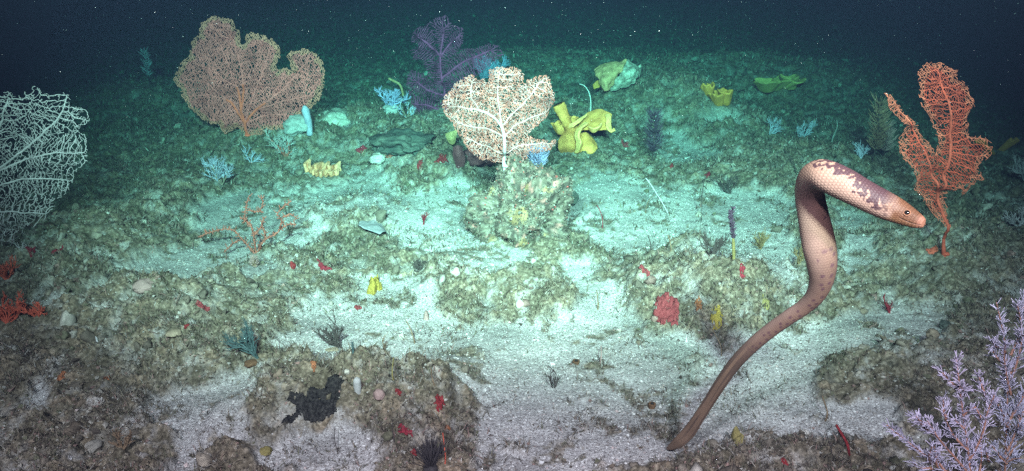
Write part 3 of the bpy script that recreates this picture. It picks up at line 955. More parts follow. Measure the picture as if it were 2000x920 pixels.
fan('sea_fan', 'round white and pink sea fan with brown tips standing on the central boulder', 'sea fan',
    [(985,318),(965,318),(940,312),(920,300),(905,280),(893,260),(880,240),(868,222),(863,205),(866,190),(872,180),(880,175),(888,160),(900,155),(912,150),(920,143),(928,148),(933,155),(945,152),(953,160),(955,135),(975,127),(990,133),(1000,128),(1015,132),(1024,145),(1022,158),(1045,148),(1072,146),(1077,160),(1085,190),(1085,200),(1078,215),(1068,235),(1050,248),(1030,262),(1050,268),(1060,272),(1085,270),(1088,280),(1070,295),(1050,300),(1035,298),(1030,310),(1015,318),(1000,312)],
    (984,318), [[(984,318),(986,300),(985,265),(980,245)], [(980,245),(976,215),(972,180),(975,138)], [(980,245),(1000,222),(1025,198),(1055,160)], [(980,245),(962,226),(935,216),(905,212),(878,205)],
      [(985,265),(1005,245),(1035,232),(1070,222)], [(985,265),(950,252),(920,248),(890,238)], [(986,300),(1010,284),(1040,280),(1078,278)], [(935,216),(920,190),(922,160)], [(986,300),(960,290),(920,275)]],
    4.5, (M['white_branch'], M['white_fine'], M['brown_tip']), .75, rpow=.26, net=3.3, netr=.74, nett=.62, netp=(.3, .7, .7), rmax=3.2, bend=(.08, .10), thick_w=60, tip_depth=2, seed=5, wobble=.03, wob=.25, depth_of=FANB, infl=7, tipscale=1.15, sides=4, fringe_px=0)

fan('sea_fan', 'pale grey white sea fan with open net cut off by the left edge', 'sea fan',
    [(-70,440),(-120,400),(-150,260),(-70,190),(-10,185),(20,200),(15,185),(45,175),(60,190),(75,198),(95,188),(108,215),(125,228),(140,240),(143,255),(128,265),(142,290),(145,330),(135,345),(120,355),(115,385),(90,410),(70,445),(40,460),(20,475),(0,482),(-40,460)],
    (-72,440), [[(-72,440),(-55,390),(-25,345),(10,315),(50,280),(85,240),(95,200)], [(-25,345),(30,322),(80,310),(135,315)], [(-55,390),(0,365),(60,360),(110,370)], [(-25,345),(-20,260),(-10,195)], [(-72,440),(-30,420),(30,420),(70,430)]],
    5.2, (M['pale_branch'], M['pale_branch'], M['pale_branch']), 0.8, rpow=.21, net=7.0, netr=.52, netp=(.22, .62, .52), ragged=14, rmax=3.4, bend=(.15, .1), thick_w=25, seed=8, wobble=.025, infl=6, base=(-90, 530), stem=[(-92, 530), (-85, 480), (-78, 455)], wob=.4)

fan('sea_fan', 'dusky purple sea fan standing tall behind the central white fan', 'sea fan',
    [(866,232),(830,230),(808,228),(800,200),(790,170),(792,150),(800,140),(820,145),(835,140),(820,120),(805,118),(800,100),(818,90),(800,85),(802,70),(810,55),(830,50),(850,35),(870,30),(885,50),(905,55),(908,75),(900,95),(930,90),(955,82),(975,85),(985,105),(960,125),(930,150),(900,170),(885,200),(876,232)],
    (872,222), [[(872,222),(868,190),(864,150),(860,110),(866,60)], [(868,190),(840,180),(812,165)], [(864,150),(900,125),(960,95)], [(860,110),(835,85),(812,70)], [(860,110),(880,85),(900,65)], [(872,222),(840,210),(810,205)]],
    1.8, (M['purple'], M['purple'], M['purple']), .62, rpow=.26, rmax=2.0, bend=(-.1, .1), thick_w=60, seed=11, wobble=.05, infl=6, base=(872, 214), wob=.3, sides=3)

fan('sea_fan', 'orange sea fan of two tall blades on one red stem at right', 'sea fan',
    [(1846,470),(1840,440),(1825,420),(1818,400),(1805,385),(1797,355),(1785,335),(1775,315),(1775,290),(1785,258),(1770,240),(1752,220),(1747,200),(1748,185),(1760,195),(1775,210),(1790,235),(1806,252),(1822,276),(1836,300),(1842,280),(1838,255),(1828,230),(1815,220),(1806,195),(1812,180),(1812,150),(1830,128),(1850,125),(1880,140),(1885,158),(1905,175),(1907,210),(1895,235),(1903,270),(1920,265),(1932,275),(1925,300),(1905,325),(1912,345),(1898,350),(1890,375),(1880,383),(1868,365),(1858,385),(1852,440)],
    (1847,470), [[(1847,470),(1846,430),(1845,390),(1850,340)], [(1850,340),(1865,290),(1862,220),(1850,150)], [(1845,390),(1825,330),(1805,270),(1762,205)]],
    5.5, (M['red_stem'], M['orange'], M['orange_tip']), .65, rpow=.29, rmax=3.0, net=4.6, netr=.52, bend=(-.2, .5), thick_w=40, fringe_px=11, seed=13, wobble=.04, infl=6, base=(1846, 500), stem=[(1847, 502), (1843, 490)], sides=4, wob=.4)

boulder('boulder', 'pale rounded boulder behind the foot of the huge brownish fan', 'boulder', 655, 238, 34, 17, M['pale_stone'], 21)
boulder('boulder', 'small pale stone under the little blue bush coral', 'boulder', 765, 220, 17, 9, M['white_soft'], 23)
boulder('boulder', 'pale grey stone lying left of the red crust on the back mound', 'boulder', 738, 318, 15, 10, M['pale_stone'], 25)
boulder('boulder', 'dark brown rock in the shade beneath the left side of the central fan', 'boulder', 930, 318, 26, 24, M['maroon_leaf'], 27, amp=.5)
boulder('boulder', 'dark knob of rock on the right shoulder of the central boulder', 'boulder', 1105, 395, 16, 17, M['dark_slab'], 29, amp=.5)
boulder('boulder', 'pinkish smooth stone on the far edge of the left rubble mound', 'boulder', 280, 565, 22, 12, M['pink_pale'], 31, amp=.2)
boulder('boulder', 'dark stone beside the sand at the far right, below the orange fan', 'boulder', 1845, 640, 11, 8, M['dark_slab'], 33)

# dark slab sponge
def slab():
    p = ground(785, 290); s = pxm(p)
    V, F = blob_np(5, 41, .30, 1.6, (66*s, 50*s, 24*s))
    V[:, 2] += 9*s
    V = V+.008*vn3(V[:, 0]*30, V[:, 1]*30, V[:, 2]*30)[:, None]
    g = Geo(); g.add(V, None, F)
    tag(link('slab_sponge', g.mesh('slab_sponge'), M['dark_slab'], None, p), 'broad dark green grey slab sponge left of the central fan', 'sponge')
    keep(p, 60*s)
slab()

# ---- yellow folded sponge with its chimney
def yellow_sponge():
    b = ground(1135, 296); s = pxm(b)
    e = empty('yellow_sponge', b, 'big bright yellow folded sponge with a chimney right of the central fan', 'sponge')
    def q(px, py, dy=0):
        return at_plane(px, py, b[1]+dy)-b
    def sh(name, rows, mat='yellow', th=.014, **k):
        sheet([[q(*p) for p in r] for r in rows], th, M[mat], name, e, **k)
    sh('lobe', [[(1098,300,.02),(1115,303,.0),(1125,300,.0),(1132,292,.03)], [(1090,290,-.02),(1108,284,-.05),(1124,280,-.04),(1134,278,.02)], [(1092,275,.0),(1105,262,.02),(1120,256,.03),(1132,262,.05)], [(1104,258,.08),(1112,250,.10),(1122,246,.10),(1130,248,.10)]])
    sh('lobe', [[(1124,300,-.02),(1140,302,-.06),(1158,300,-.06),(1168,290,-.02)], [(1128,282,.0),(1142,280,-.02),(1156,280,-.02),(1166,284,.02)], [(1130,262,.04),(1142,258,.06),(1152,264,.06),(1160,276,.06)]])
    sh('fold', [[(1122,300,-.04),(1126,280,-.08),(1122,262,-.05),(1130,248,.0),(1142,238,.05)], [(1130,300,-.06),(1136,280,-.11),(1132,262,-.08),(1138,250,-.04),(1150,240,.02)]], 'yellow_in')
    sh('lobe', [[(1126,254,.06),(1146,254,.02),(1166,256,.0),(1186,252,.0)], [(1134,238,.12),(1152,232,.10),(1172,232,.07),(1192,240,.03)], [(1142,224,.16),(1158,216,.16),(1178,215,.13),(1195,223,.08)]], ruffle=0)
    sh('rim_fold', [[(1190,222,.08),(1194,232,.04),(1193,244,.02),(1195,252,-.02),(1200,250,-.03)], [(1182,226,.06),(1184,236,.01),(1184,248,-.02),(1192,258,-.05),(1202,256,-.06)]], 'yellow_in', .012)
    sh('rim_fold', [[(1150,252,.02),(1158,258,-.02),(1168,254,-.03),(1172,246,-.01)], [(1148,246,.0),(1158,250,-.05),(1170,248,-.06),(1176,240,-.02)]], 'yellow_in', .012)
    sh('fold', [[(1112,252,.02),(1122,246,.0),(1136,236,.02),(1146,226,.08)], [(1108,244,.03),(1122,238,.02),(1136,229,.05),(1148,221,.10)]], 'yellow_in', .012)
    a = q(1120, 268, .05); t = q(1091, 204, .05)
    g = Geo(); P = spline(np.array([a, a*.6+t*.4, a*.25+t*.75, t]), 6)
    r = np.interp(np.linspace(0, 1, len(P)), [0, .35, .7, .9, 1], [9, 9.5, 11.5, 13, 11.5])*s
    r = r*(1+.05*np.sin(np.arange(len(r))*2.2))
    inner = P[::-1][:9]
    tube(g, np.vstack([P, inner]), np.r_[r, r[::-1][:9]*.72], 16)
    link('chimney', g.mesh('chimney'), M['yellow'], e)
    k = q(1100, 262, .08)
    cup(M['yellow'], 'side_cup', e, q(1096, 262, .1), 5*s, 13*s, 22*s, (-.02, 0), .010, 4, .25)
    cup(M['yellow'], 'side_cup', e, q(1118, 240, .14), 3*s, 8*s, 12*s, (0.01, 0), .008, 5, .25)
    keep(b, .15)
yellow_sponge()
whip('white bent whip coral rising behind the big yellow sponge', [(1153,222),(1154,205),(1153,190),(1149,178),(1141,169),(1133,167)], 1.15, M['white_whip'])

def plate_sponge():
    b = ground(1190, 182); s = pxm(b)
    e = empty('plate_sponge', b, 'pale yellow flared plate sponge with a rough white side on the back ridge', 'sponge')
    def q(px, py, dy=0): return at_plane(px, py, b[1]+dy)-b
    sheet([[q(*p) for p in r] for r in [[(1178,178,0),(1184,180,-.05),(1190,172,-.03),(1196,164,.0)], [(1172,160,.0),(1182,160,-.06),(1194,155,-.04),(1206,148,.0)], [(1164,146,.04),(1182,142,.0),(1200,138,.0),(1218,130,.02)], [(1160,136,.10),(1176,125,.10),(1200,121,.10),(1226,116,.08)]]], .018, M['pale_plate'], 'plate', e, rough=.011)
    sheet([[q(*p) for p in r] for r in [[(1190,180,-.02),(1206,172,.0),(1224,168,.02),(1238,160,.06)], [(1198,166,-.02),(1214,158,-.03),(1232,150,.0),(1248,146,.08)], [(1208,150,.0),(1222,142,.0),(1238,138,.02),(1254,132,.1)], [(1224,118,.06),(1232,122,.08),(1244,128,.1),(1256,130,.14)]]], .03, M['white_rough'], 'rough_side', e, rough=.016)
    sheet([[q(*p) for p in r] for r in [[(1160,174,.06),(1166,172,.05),(1172,170,.06)], [(1158,166,.07),(1165,158,.06),(1172,156,.06)]]], .012, M['dull_yellow'], 'side_lobe', e)
    keep(b, .15)
plate_sponge()

def cup_sponge(label, px, py, w, h, mat, seed, n=3):
    b = ground(px, py); s = pxm(b)
    rng = np.random.default_rng(seed)
    e = empty('cup_sponge', b, label, 'sponge')
    for k in range(n):
        x = (k-(n-1)/2)*w/n*s*.9
        cup(mat, 'cup', e, (x, rng.normal(0, .04), -.02), w*.10*s, w*(.24+.08*rng.random())*s, h*(.65+.5*rng.random())*s, (rng.normal(0, .05), -.06), .014, seed+k, .22, .9, 2.2+rng.random())
    keep(b, .1)
    return e
cup_sponge('dull yellow ruffled cup sponge on the back slope beside pale sand', 1404, 202, 48, 38, M['dull_yellow'], 3, 3)
cup_sponge('row of yellow green cup sponges farthest back at upper right', 1518, 172, 78, 30, M['green_yellow'], 8, 4)
cup_sponge('dim olive yellow cup sponge in the dark behind the orange fan', 1952, 298, 26, 34, M['dull_yellow'], 14, 2)

def folded_tan():
    b = ground(630, 336); s = pxm(b)
    e = empty('folded_sponge', b, 'tan wavy folded sponge lying on turf between the two big fans', 'sponge')
    x = np.linspace(-35, 34, 12)*s
    rng = np.random.default_rng(4)
    wv = np.array([0, .03, -.02, .03, -.03, .03, -.02, .02, -.03, .02, -.01, .0])
    rows = []
    for t in (0, .4, .75, 1.0):
        rows.append([(x[i], wv[i]*(.4+t)+.03*t*(i % 2), -.01+t*s*(17+5*math.sin(i*1.9))) for i in range(12)])
    sheet(rows, .016, M['tan'], 'ruffle', e)
    rows2 = [[(p[0]*.7+.03, p[1]-.06, p[2]*.55) for p in r] for r in rows]
    sheet(rows2, .014, M['tan'], 'ruffle', e)
    keep(b, .15)
folded_tan()

def blue_sponge():
    b = ground(590, 258); s = pxm(b)
    e = empty('blue_sponge', b, 'pale blue rough sponge with a tall finger beside the huge brownish fan', 'sponge')
    V, F = blob_np(4, 9, .4, 1.5, (24*s, 22*s, 18*s)); V[:, 2] += 12*s; V[:, 0] -= 6*s
    g = Geo(); g.add(V, None, F); link('body', g.mesh('body'), M['white_soft'], e)
    g = Geo()
    P = spline(np.array([[16*s, -.02, -.01], [17*s, -.03, 20*s], [14*s, -.03, 40*s], [11*s, -.02, 52*s]]), 6)
    r = np.interp(np.linspace(0, 1, len(P)), [0, .5, .8, 1], [6, 7, 8, 4])*s
    tube(g, P, r, 12); link('finger', g.mesh('finger'), M['pale_blue'], e)
    keep(b, .12)
blue_sponge()

# leafy bits by the central boulder
def leaf(name, label, cat, px, py, pts, mat, th=.008, dy=0):
    b = ground(px, py)
    e = empty(name, b, label, cat)
    rows = [[at_plane(x, y, b[1]+d+dy)-b for x, y, d in r] for r in pts]
    sheet(rows, th, mat, 'blade', e)
    return e
leaf('leafy_sponge', 'small yellow tan leaf shaped sponge at the left of the central fan', 'sponge', 882, 284,
     [[(880,282,0),(884,284,0),(888,280,.0)], [(872,270,.0),(882,270,-.03),(890,266,.0)], [(870,260,.02),(882,256,.0),(895,252,.02)]], M['yellow_leaf'])
leaf('leafy_sponge', 'dark maroon leaf shaped sponge in the shaded gap left of the central boulder', 'sponge', 895, 330,
     [[(893,330,0),(899,332,0),(905,328,0)], [(886,308,.0),(896,306,-.03),(908,306,.0)], [(884,286,.02),(894,283,.0),(902,286,.02)]], M['maroon_leaf'])
leaf('leafy_sponge', 'grey white torn leaf lying on the rubble left of the boulder', 'algae', 735, 462,
     [[(700,440,.0),(712,446,-.02),(726,452,-.03),(742,458,-.04)], [(704,432,.05),(718,438,.04),(734,442,.02),(752,452,.0)], [(722,432,.10),(734,430,.10),(746,440,.08),(757,460,.04)]], M['grey_leaf'], .005)

# ---- bushy corals
bush('bush_coral', 'bright blue little bush coral on a pale stone, centre back', 'coral', 758, 214, 60, M['blue'], 3, 3, 5, .7, 1.1, .7, 4, group=None, tuft=.42, wide=.7)
bush('bush_coral', 'small pale blue green bush coral just right of the bright blue one', 'coral', 795, 228, 48, M['grey_brown'], 5, 3, 4, .8, 1.0, .7, 3, mat2=M['pale_blue'], tuft=.45, wide=.8)
bush('bush_coral', 'dim blue bush coral behind the top left of the central white fan', 'coral', 940, 158, 48, M['blue'], 7, 3, 5, .7, 1.2, .7, 4, tuft=.45, wide=.8)
bush('bush_coral', 'blue feathery bush coral rising behind the top of the central white fan', 'coral', 975, 150, 48, M['blue'], 8, 3, 5, .7, 1.2, .7, 4, tuft=.45, wide=.8)
whip('curled tan feather arm arching above the bright blue bush coral', [(788,188),(784,172),(778,164),(768,160),(758,156)], 2.2, M['tan'], 'feather_star', 'feather star', tip=1.2)
bush('bush_coral', 'grey blue fan shaped bush coral on the sand edge below the huge brownish fan', 'coral', 432, 362, 72, M['grey_brown'], 11, 3, 5, .75, 1.1, .5, 5, mat2=M['pale_blue'], tuft=.42, wide=1.0)
bush('bush_coral', 'pale cyan bush coral with orange stems in front of the huge brownish fan', 'coral', 560, 308, 70, M['orange_twig'], 12, 3, 5, .8, 1.1, .6, 5, lean=(-.5, 0), mat2=M['white_soft'], tuft=.42, wide=.9)
bush('bush_coral', 'small pale blue sprig between the grey blue bush and the cyan bush', 'coral', 490, 316, 36, M['pale_blue'], 13, 2, 5, .8, 1.0, .6, 3, tuft=.5, wide=.9)
bush('branching_coral', 'orange branching twig coral with knobbly arms on the sand at left centre', 'coral', 498, 496, 30, M['orange_twig'], 14, 1, 2, .6, 1.6, .6, 2, tuft=.5) if False else None

def orange_twigs():
    b = ground(500, 492); s = pxm(b)
    e = empty('branching_coral', b, 'orange branching twig coral with knobbly arms on the sand at left centre', 'coral')
    rng = np.random.default_rng(6)
    arms = [[(500,492),(470,468),(450,452),(420,455),(380,470)], [(470,468),(455,475),(440,490)], [(500,492),(496,460),(492,440),(480,425),(484,400),(490,378)], [(484,410),(505,412),(515,395),(512,378)], [(492,440),(478,428),(472,420)],
            [(500,492),(515,470),(545,450),(552,425),(545,415),(556,400),(572,388)], [(545,450),(562,438),(580,436)], [(520,466),(516,450),(512,435),(520,422)], [(552,425),(566,420),(578,432)], [(496,460),(505,450),(510,440)]]
    main = Geo(); knob = Geo()
    for k, a in enumerate(arms):
        dy = rng.normal(0, .04)
        P = np.array([at_plane(x, y, b[1]) for x, y in a])-b
        P[1:, 1] += dy*np.linspace(.3, 1, len(P)-1)
        if k in (0, 2, 5): P[0][2] = -.02
        q = resample(spline(P, 8), 2.2*s)
        q += rng.normal(0, .5*s, q.shape)
        rr = np.linspace(1.8, 1.0, len(q))*s*(1+.25*rng.normal(0, 1, len(q)))
        tube(main, q, np.maximum(rr, .8*s), 6)
        for i in range(2, len(q)-1):
            if rng.random() < .8:
                t = q[i+1]-q[i]; v = rng.normal(0, 1, 3); v -= t*(v@t)/(t@t); v /= np.linalg.norm(v)
                L = (3+6*rng.random())*s
                tube(knob, [q[i], q[i]+v*L*.6, q[i]+v*L+np.array([0, 0, L*.3])], np.array([1.1, .9, .7])*s, 4)
    link('arm', main.mesh('arm'), M['orange_twig'], e); link('knobs', knob.mesh('knobs'), M['orange_twig'], e)
    keep(b, .06)
orange_twigs()
bush('branching_coral', 'rusty brown clump at the foot of the orange twig coral', 'coral', 497, 522, 36, M['brown_twig'], 17, 3, 4, .7, 1.2, .7, 3, mat2=M['pink_pale'], tuft=.4, wide=.5)

bush('bush_coral', 'dark teal leaning frond coral on the left rubble mound', 'coral', 507, 700, 95, M['teal'], 19, 3, 5, .6, 1.4, .5, 3, lean=(-.75, 0), tuft=.5, wide=.25)
bush('bush_coral', 'black wiry fan bush above the black crust mound', 'coral', 668, 682, 92, M['dark_twig'], 20, 4, 3, .55, .9, .35, 4, tuft=.36, wide=.6, curve=.3)
bush('bush_coral', 'thin dark wiry bush with a long side branch on the bright sand right of centre', 'coral', 1428, 378, 72, M['dark_twig'], 22, 3, 3, .6, .9, .4, 3, tuft=.42, wide=.7, curve=.35)
whip('dark bending twig reaching left from the thin wiry bush', [(1428,376),(1412,366),(1405,352),(1388,351),(1376,358)], 1.1, M['dark_twig'], 'twig', 'twig')
whip('dark upright wire below the bending twig', [(1370,432),(1371,410),(1373,385),(1380,360)], 1.0, M['dark_twig'])
bush('bush_coral', 'dark feathery fan shaped bush left of the spiky sea pen', 'coral', 1387, 503, 62, M['dark_twig'], 24, 3, 5, .5, .8, .35, 4, tuft=.42, wide=1.0, curve=.2)
bush('bush_coral', 'small brown fern like bush right of the spiky sea pen', 'coral', 1486, 488, 46, M['fern'], 25, 2, 8, .75, 1.0, .4, 3, tuft=.6, wide=.6, curve=.1)
bush('bush_coral', 'brown fern like sprig just under the snake bend', 'coral', 1560, 520, 44, M['fern'], 26, 2, 8, .75, 1.0, .4, 2, tuft=.6, wide=.3, curve=.1)

def sea_pen(label, px, py, stalk, head, seed):
    b = ground(px, py); s = pxm(b)
    e = empty('sea_pen', b, label, 'sea pen')
    P = np.array([at_plane(x, y, b[1]) for x, y in stalk])-b; P[0][2] = -.02
    g = Geo(); q = spline(P, 6); tube(g, q, np.interp(np.linspace(0, 1, len(q)), [0, .5, 1], [3, 3.6, 2.6])*s, 8)
    link('stalk', g.mesh('stalk'), M['olive_stalk'], e)
    P = np.array([at_plane(x, y, b[1]) for x, y in head])-b
    q = resample(spline(P, 8), 2.0*s); rng = np.random.default_rng(seed); g = Geo()
    tube(g, q, 1.8*s, 6)
    for i in range(1, len(q)):
        for k in range(3):
            a = rng.random()*6.28; L = (4+3.5*rng.random())*s
            v = np.array([math.cos(a), math.sin(a), .35])
            tube(g, [q[i], q[i]+v*L*.6, q[i]+v*L+np.array([0, 0, L*.35])], np.array([1.0, 1.3, .7])*s, 4)
    link('plume', g.mesh('plume'), M['dark_purple'], e)
    keep(b, .04)
sea_pen('spiky dark purple sea pen on a yellow green stalk in the sand', 1434, 506, [(1434,506),(1433,488),(1432,466)], [(1432,466),(1431,445),(1428,425),(1432,406)], 5)

def feather(label, px, py, hpx, wpx, mat, seed, n=60, r=.7, name='feathery_coral'):
    """Upright stem with a soft cloud of very fine filaments."""
    b = ground(px, py); s = pxm(b); rng = np.random.default_rng(seed)
    e = empty(name, b, label, 'coral')
    g = Geo(); st = spline(np.array([[0, 0, -.02], [2*s, 0, hpx*s*.4], [-1*s, .02, hpx*s*.95]]), 8)
    tube(g, st, np.linspace(1.4, .7, len(st))*s, 5); link('stem', g.mesh('stem'), M['dark_twig'], e)
    g = Geo()
    for k in range(n):
        i = rng.integers(len(st)//3, len(st)); a = rng.random()*6.28
        v = np.array([math.cos(a), math.sin(a)*.8, .7*rng.random()])
        L = wpx*s*(.4+.5*rng.random())
        tube(g, [st[i], st[i]+v*L*.5+[0, 0, L*.1], st[i]+v*L+[0, 0, L*.45]], np.array([r, r*.8, r*.5])*s, 3)
    link('filaments', g.mesh('filaments'), mat, e)
feather('dark purple blurry feather coral on the slope right of the yellow sponge', 1273, 315, 92, 24, M['dark_purple'], 4, 260, .8)
feather('pale lilac fuzzy tuft at the right foot of the central fan', 1048, 338, 42, 30, M['lilac_haze'], 5, 300, .9, 'fuzzy_tuft')
feather('brown ragged upright coral behind the snake neck', 1703, 318, 116, 26, M['brown_twig'], 6, 220, 1.1, 'ragged_coral')
feather('paler brown upright coral right beside the ragged brown one', 1724, 306, 60, 24, M['pink_pale'], 16, 120, 1.1, 'ragged_coral')
bush('bush_coral', 'dim blue grey bush at the foot of the ragged brown coral', 'coral', 1682, 308, 44, M['pale_blue'], 31, 2, 6, .8, 1.1, .6, 3, tuft=.5, wide=.8)
bush('bush_coral', 'faint blue grey bush on the green slope above the snake bend', 'coral', 1503, 262, 42, M['pale_blue'], 32, 2, 6, .8, 1.0, .6, 3, tuft=.5, wide=.6)
bush('bush_coral', 'rounder blue grey bush upslope of the snake bend, right of the faint one', 'coral', 1570, 268, 40, M['pale_blue'], 33, 2, 7, .8, 1.0, .6, 4, tuft=.5, wide=.9)
whip('thin pale green wire on the slope behind the snake arch', [(1624,278),(1628,265),(1638,250),(1640,238)], 1.0, M['white_soft'])
whip('thin dark bent wire left of the snake arch', [(1556,340),(1550,318),(1540,300)], 1.2, M['dark_twig'])
bush('bush_coral', 'pale branching coral cut off by the right edge below the orange fan', 'coral', 1990, 440, 62, M['pale_branch'], 34, 3, 5, .7, 1.2, .5, 4, tuft=.42, wide=.9)
bush('bush_coral', 'dim pale coral tuft cut off by the right edge beside the orange fan', 'coral', 2002, 352, 60, M['pale_branch'], 35, 3, 5, .7, 1.2, .5, 4, tuft=.42, wide=.9)
bush('bush_coral', 'red brown bush coral at the left edge below the pale sea fan', 'coral', 15, 632, 82, M['red_bush'], 36, 3, 5, .7, 1.5, .6, 5, tuft=.42, wide=.9)
bush('bush_coral', 'smaller red bush coral on the turf right of the left edge bush', 'coral', 72, 618, 50, M['red_bush'], 37, 3, 5, .7, 1.3, .6, 4, tuft=.42, wide=.9)
bush('bush_coral', 'dull red bush at the left edge under the pale sea fan', 'coral', 12, 545, 60, M['red_bush'], 38, 3, 4, .7, 1.3, .6, 4, tuft=.42, wide=.8)
bush('bush_coral', 'dark red brown bush on the turf below the pale sea fan', 'coral', 62, 500, 34, M['maroon'], 39, 3, 4, .7, 1.3, .6, 4, tuft=.42, wide=.9)
bush('bush_coral', 'dark red twig sprig standing on the sand right of the snake', 'coral', 1737, 612, 46, M['maroon'], 40, 2, 3, .7, 1.7, .5, 2, tuft=.55, wide=.4)
bush('bush_coral', 'small black twig sprig on turf in the lower middle sand', 'coral', 1081, 758, 62, M['dark_twig'], 41, 2, 4, .6, 1.2, .5, 2, tuft=.55, wide=.3)
bush('bush_coral', 'reddish twig sprig on the bright sand left of the boulder', 'coral', 826, 440, 30, M['maroon'], 42, 2, 3, .7, 1.5, .5, 3, tuft=.5, wide=.6)
bush('bush_coral', 'pale pink tufted sprig at the right end of the dark slab sponge', 'coral', 762, 308, 24, M['orange_twig'], 43, 2, 6, .8, 1.2, .6, 4, tuft=.5, wide=.9)
bush('bush_coral', 'brown fan shaped sprig on the lower left turf', 'coral', 240, 880, 42, M['brown_twig'], 44, 2, 4, .4, 2.4, .4, 5, tuft=.6, wide=.7)
bush('bush_coral', 'thin brown twig sprig on the mound right of the black wiry bush', 'coral', 752, 682, 40, M['brown_twig'], 45, 2, 3, .7, 1.1, .5, 2, tuft=.5, wide=.7)
bush('bush_coral', 'tiny white star sprig on the lower left turf', 'coral', 136, 898, 16, M['white_whip'], 46, 1, 4, .9, 1.3, .6, 4, tuft=.6, wide=.9)
feather('faint teal leaning feather far back left of the huge brownish fan', 290, 160, 60, 14, M['pale_blue'], 8, 90, 1.1)
bush('bush_coral', 'white small sprig hanging at the lower rim of the pale sea fan', 'coral', 42, 490, 32, M['pale_branch'], 47, 2, 4, .7, 1.2, .5, 2, tuft=.55, wide=.6)
bush('bush_coral', 'small dark bush in the sand shadow beside the tail of the dark mound', 'coral', 820, 530, 36, M['dark_twig'], 48, 2, 5, .8, 1.4, .6, 4, tuft=.5, wide=.6)

# whips and wires
whip('long white wire lying on the bright sand right of the boulder', [(1310,420),(1296,400),(1282,378),(1270,360),(1264,354)], 0.6, M['white_whip'], 'white_wire', tip=1)
whip('thin dark wire standing on the bright sand right of the boulder', [(1176,446),(1177,430),(1174,418),(1168,408)], 1.0, M['maroon'])
whip('thin arching grey wire left of the long white wire', [(1262,418),(1262,405),(1270,393),(1284,385)], .8, M['brown_twig'])
whip('short brown stick upright in the sand left of the red wall sponge', [(1167,606),(1168,592),(1168,578)], 1.7, M['brown_twig'], 'stick', 'stick')
whip('brown upright stick on turf below the bright sand, left of the dark feathery bush', [(1311,490),(1310,478),(1309,468)], 1.4, M['brown_twig'], 'stick', 'stick')
whip('olive stick upright just left of the dark feathery bush', [(1270,490),(1271,478),(1269,468)], 1.3, M['dark_twig'], 'stick', 'stick')
whip('thin dark curved wire on the sand between the red wall sponge and the snake', [(1410,696),(1408,676),(1400,660),(1394,650)], 1.0, M['brown_twig'])
whip('brown curled wire on the sand edge above the lower middle mound', [(812,672),(806,655),(798,645),(790,640)], 1.5, M['brown_twig'])
whip('red curled wire beside the spiny urchin at the bottom', [(868,912),(870,895),(866,880),(862,868)], 1.8, M['red_bush'])
whip('dark straight wire on the turf left of the spiny urchin', [(774,866),(768,852),(762,840)], 1.3, M['dark_twig'])
whip('thin wire standing on the small sand patch below the black crust', [(668,880),(655,868),(646,856)], 1.1, M['dark_twig'])
whip('pale tan stick lying on sand beside the little brown cup', [(1170,712),(1174,698),(1177,690)], 1.6, M['pink_pale'], 'stick', 'stick')
whip('brown bent stick on the sand right of the snake tail', [(1608,822),(1616,808),(1618,792)], 2.0, M['brown_twig'], 'stick', 'stick')
whip('dark upright spike by the bottom edge left of the red finger', [(1620,888),(1624,878),(1627,868)], 1.6, M['dark_twig'], 'stick', 'stick')
whip('red finger sponge poking up near the lilac coral at the bottom', [(1660,885),(1655,868),(1647,852)], 3.2, M['red'], 'finger_sponge', 'sponge', tip=.8)
whip('olive strand upright on the mound above the spiny urchin', [(770,744),(766,728),(764,716)], 1.6, M['olive_stalk'], 'strand', 'algae')
whip('olive strand leaning on the mound, right of the upright one', [(852,752),(845,742),(838,736)], 1.6, M['brown_twig'], 'strand', 'algae')

# ---- encrusting sponges
crust('large crimson sponge crust on the steep side of the right rubble mound', 1297, 610, 28, 31, M['pink_red'], 3, irr=.45, thick=.008)
crust('faint red crust on top of the right rubble mound, above the crimson one', 1258, 528, 14, 8, M['pink_red'], 5)
crust('bright red round crust on the mound above the urchin', 859, 794, 13, 11, M['red'], 7, irr=.4)
crust('red crust lobed like a bow on the back mound left of the fan', 860, 315, 16, 9, M['red'], 9, irr=.9)
crust('small red crust a step left of the bow shaped crust', 821, 326, 6, 8, M['red'], 11)
crust('pink red crust on the right shoulder of the central boulder', 1074, 336, 14, 8, M['pink_red'], 13)
crust('flat dark red streak beside the pale grey stone', 706, 297, 12, 4, M['maroon'], 15)
crust('red crust on the left rubble mound, nearest the sand', 398, 600, 12, 9, M['pink_red'], 17)
crust('red spot on the left rubble mound below the larger red crust', 368, 637, 7, 7, M['red'], 19)
crust('dark red crust above the sand at far left', 112, 492, 13, 10, M['maroon'], 21)
crust('dark red brown crust on the lower left turf', 120, 738, 8, 8, M['orange_crust'], 23)
crust('orange spot at the lower edge of the left rubble mound', 209, 740, 5, 6, M['orange_crust'], 25)
crust('maroon specked crust on the turf behind the yellow tuft', 630, 522, 15, 6, M['maroon'], 27, irr=.9)
crust('red streak on the turf left of the maroon specked crust', 573, 522, 6, 10, M['red'], 29, irr=.8)
crust('orange red crust above the black crust', 614, 720, 8, 7, M['orange_crust'], 31)
crust('red crust beside the black wiry bush', 700, 603, 9, 6, M['pink_red'], 33)
crust('small red fleck left of the bright round crust', 779, 772, 8, 5, M['red'], 35)
crust('maroon flecks under the bright round crust', 790, 842, 15, 8, M['maroon'], 37, irr=.95)
crust('orange fleck on the mound under the bright round crust', 875, 842, 6, 5, M['orange_crust'], 39)
crust('red spot near the bottom edge left of the urchin', 809, 892, 7, 6, M['red'], 41)
crust('orange crust on the right rubble mound', 1364, 596, 9, 9, M['orange_crust'], 43)
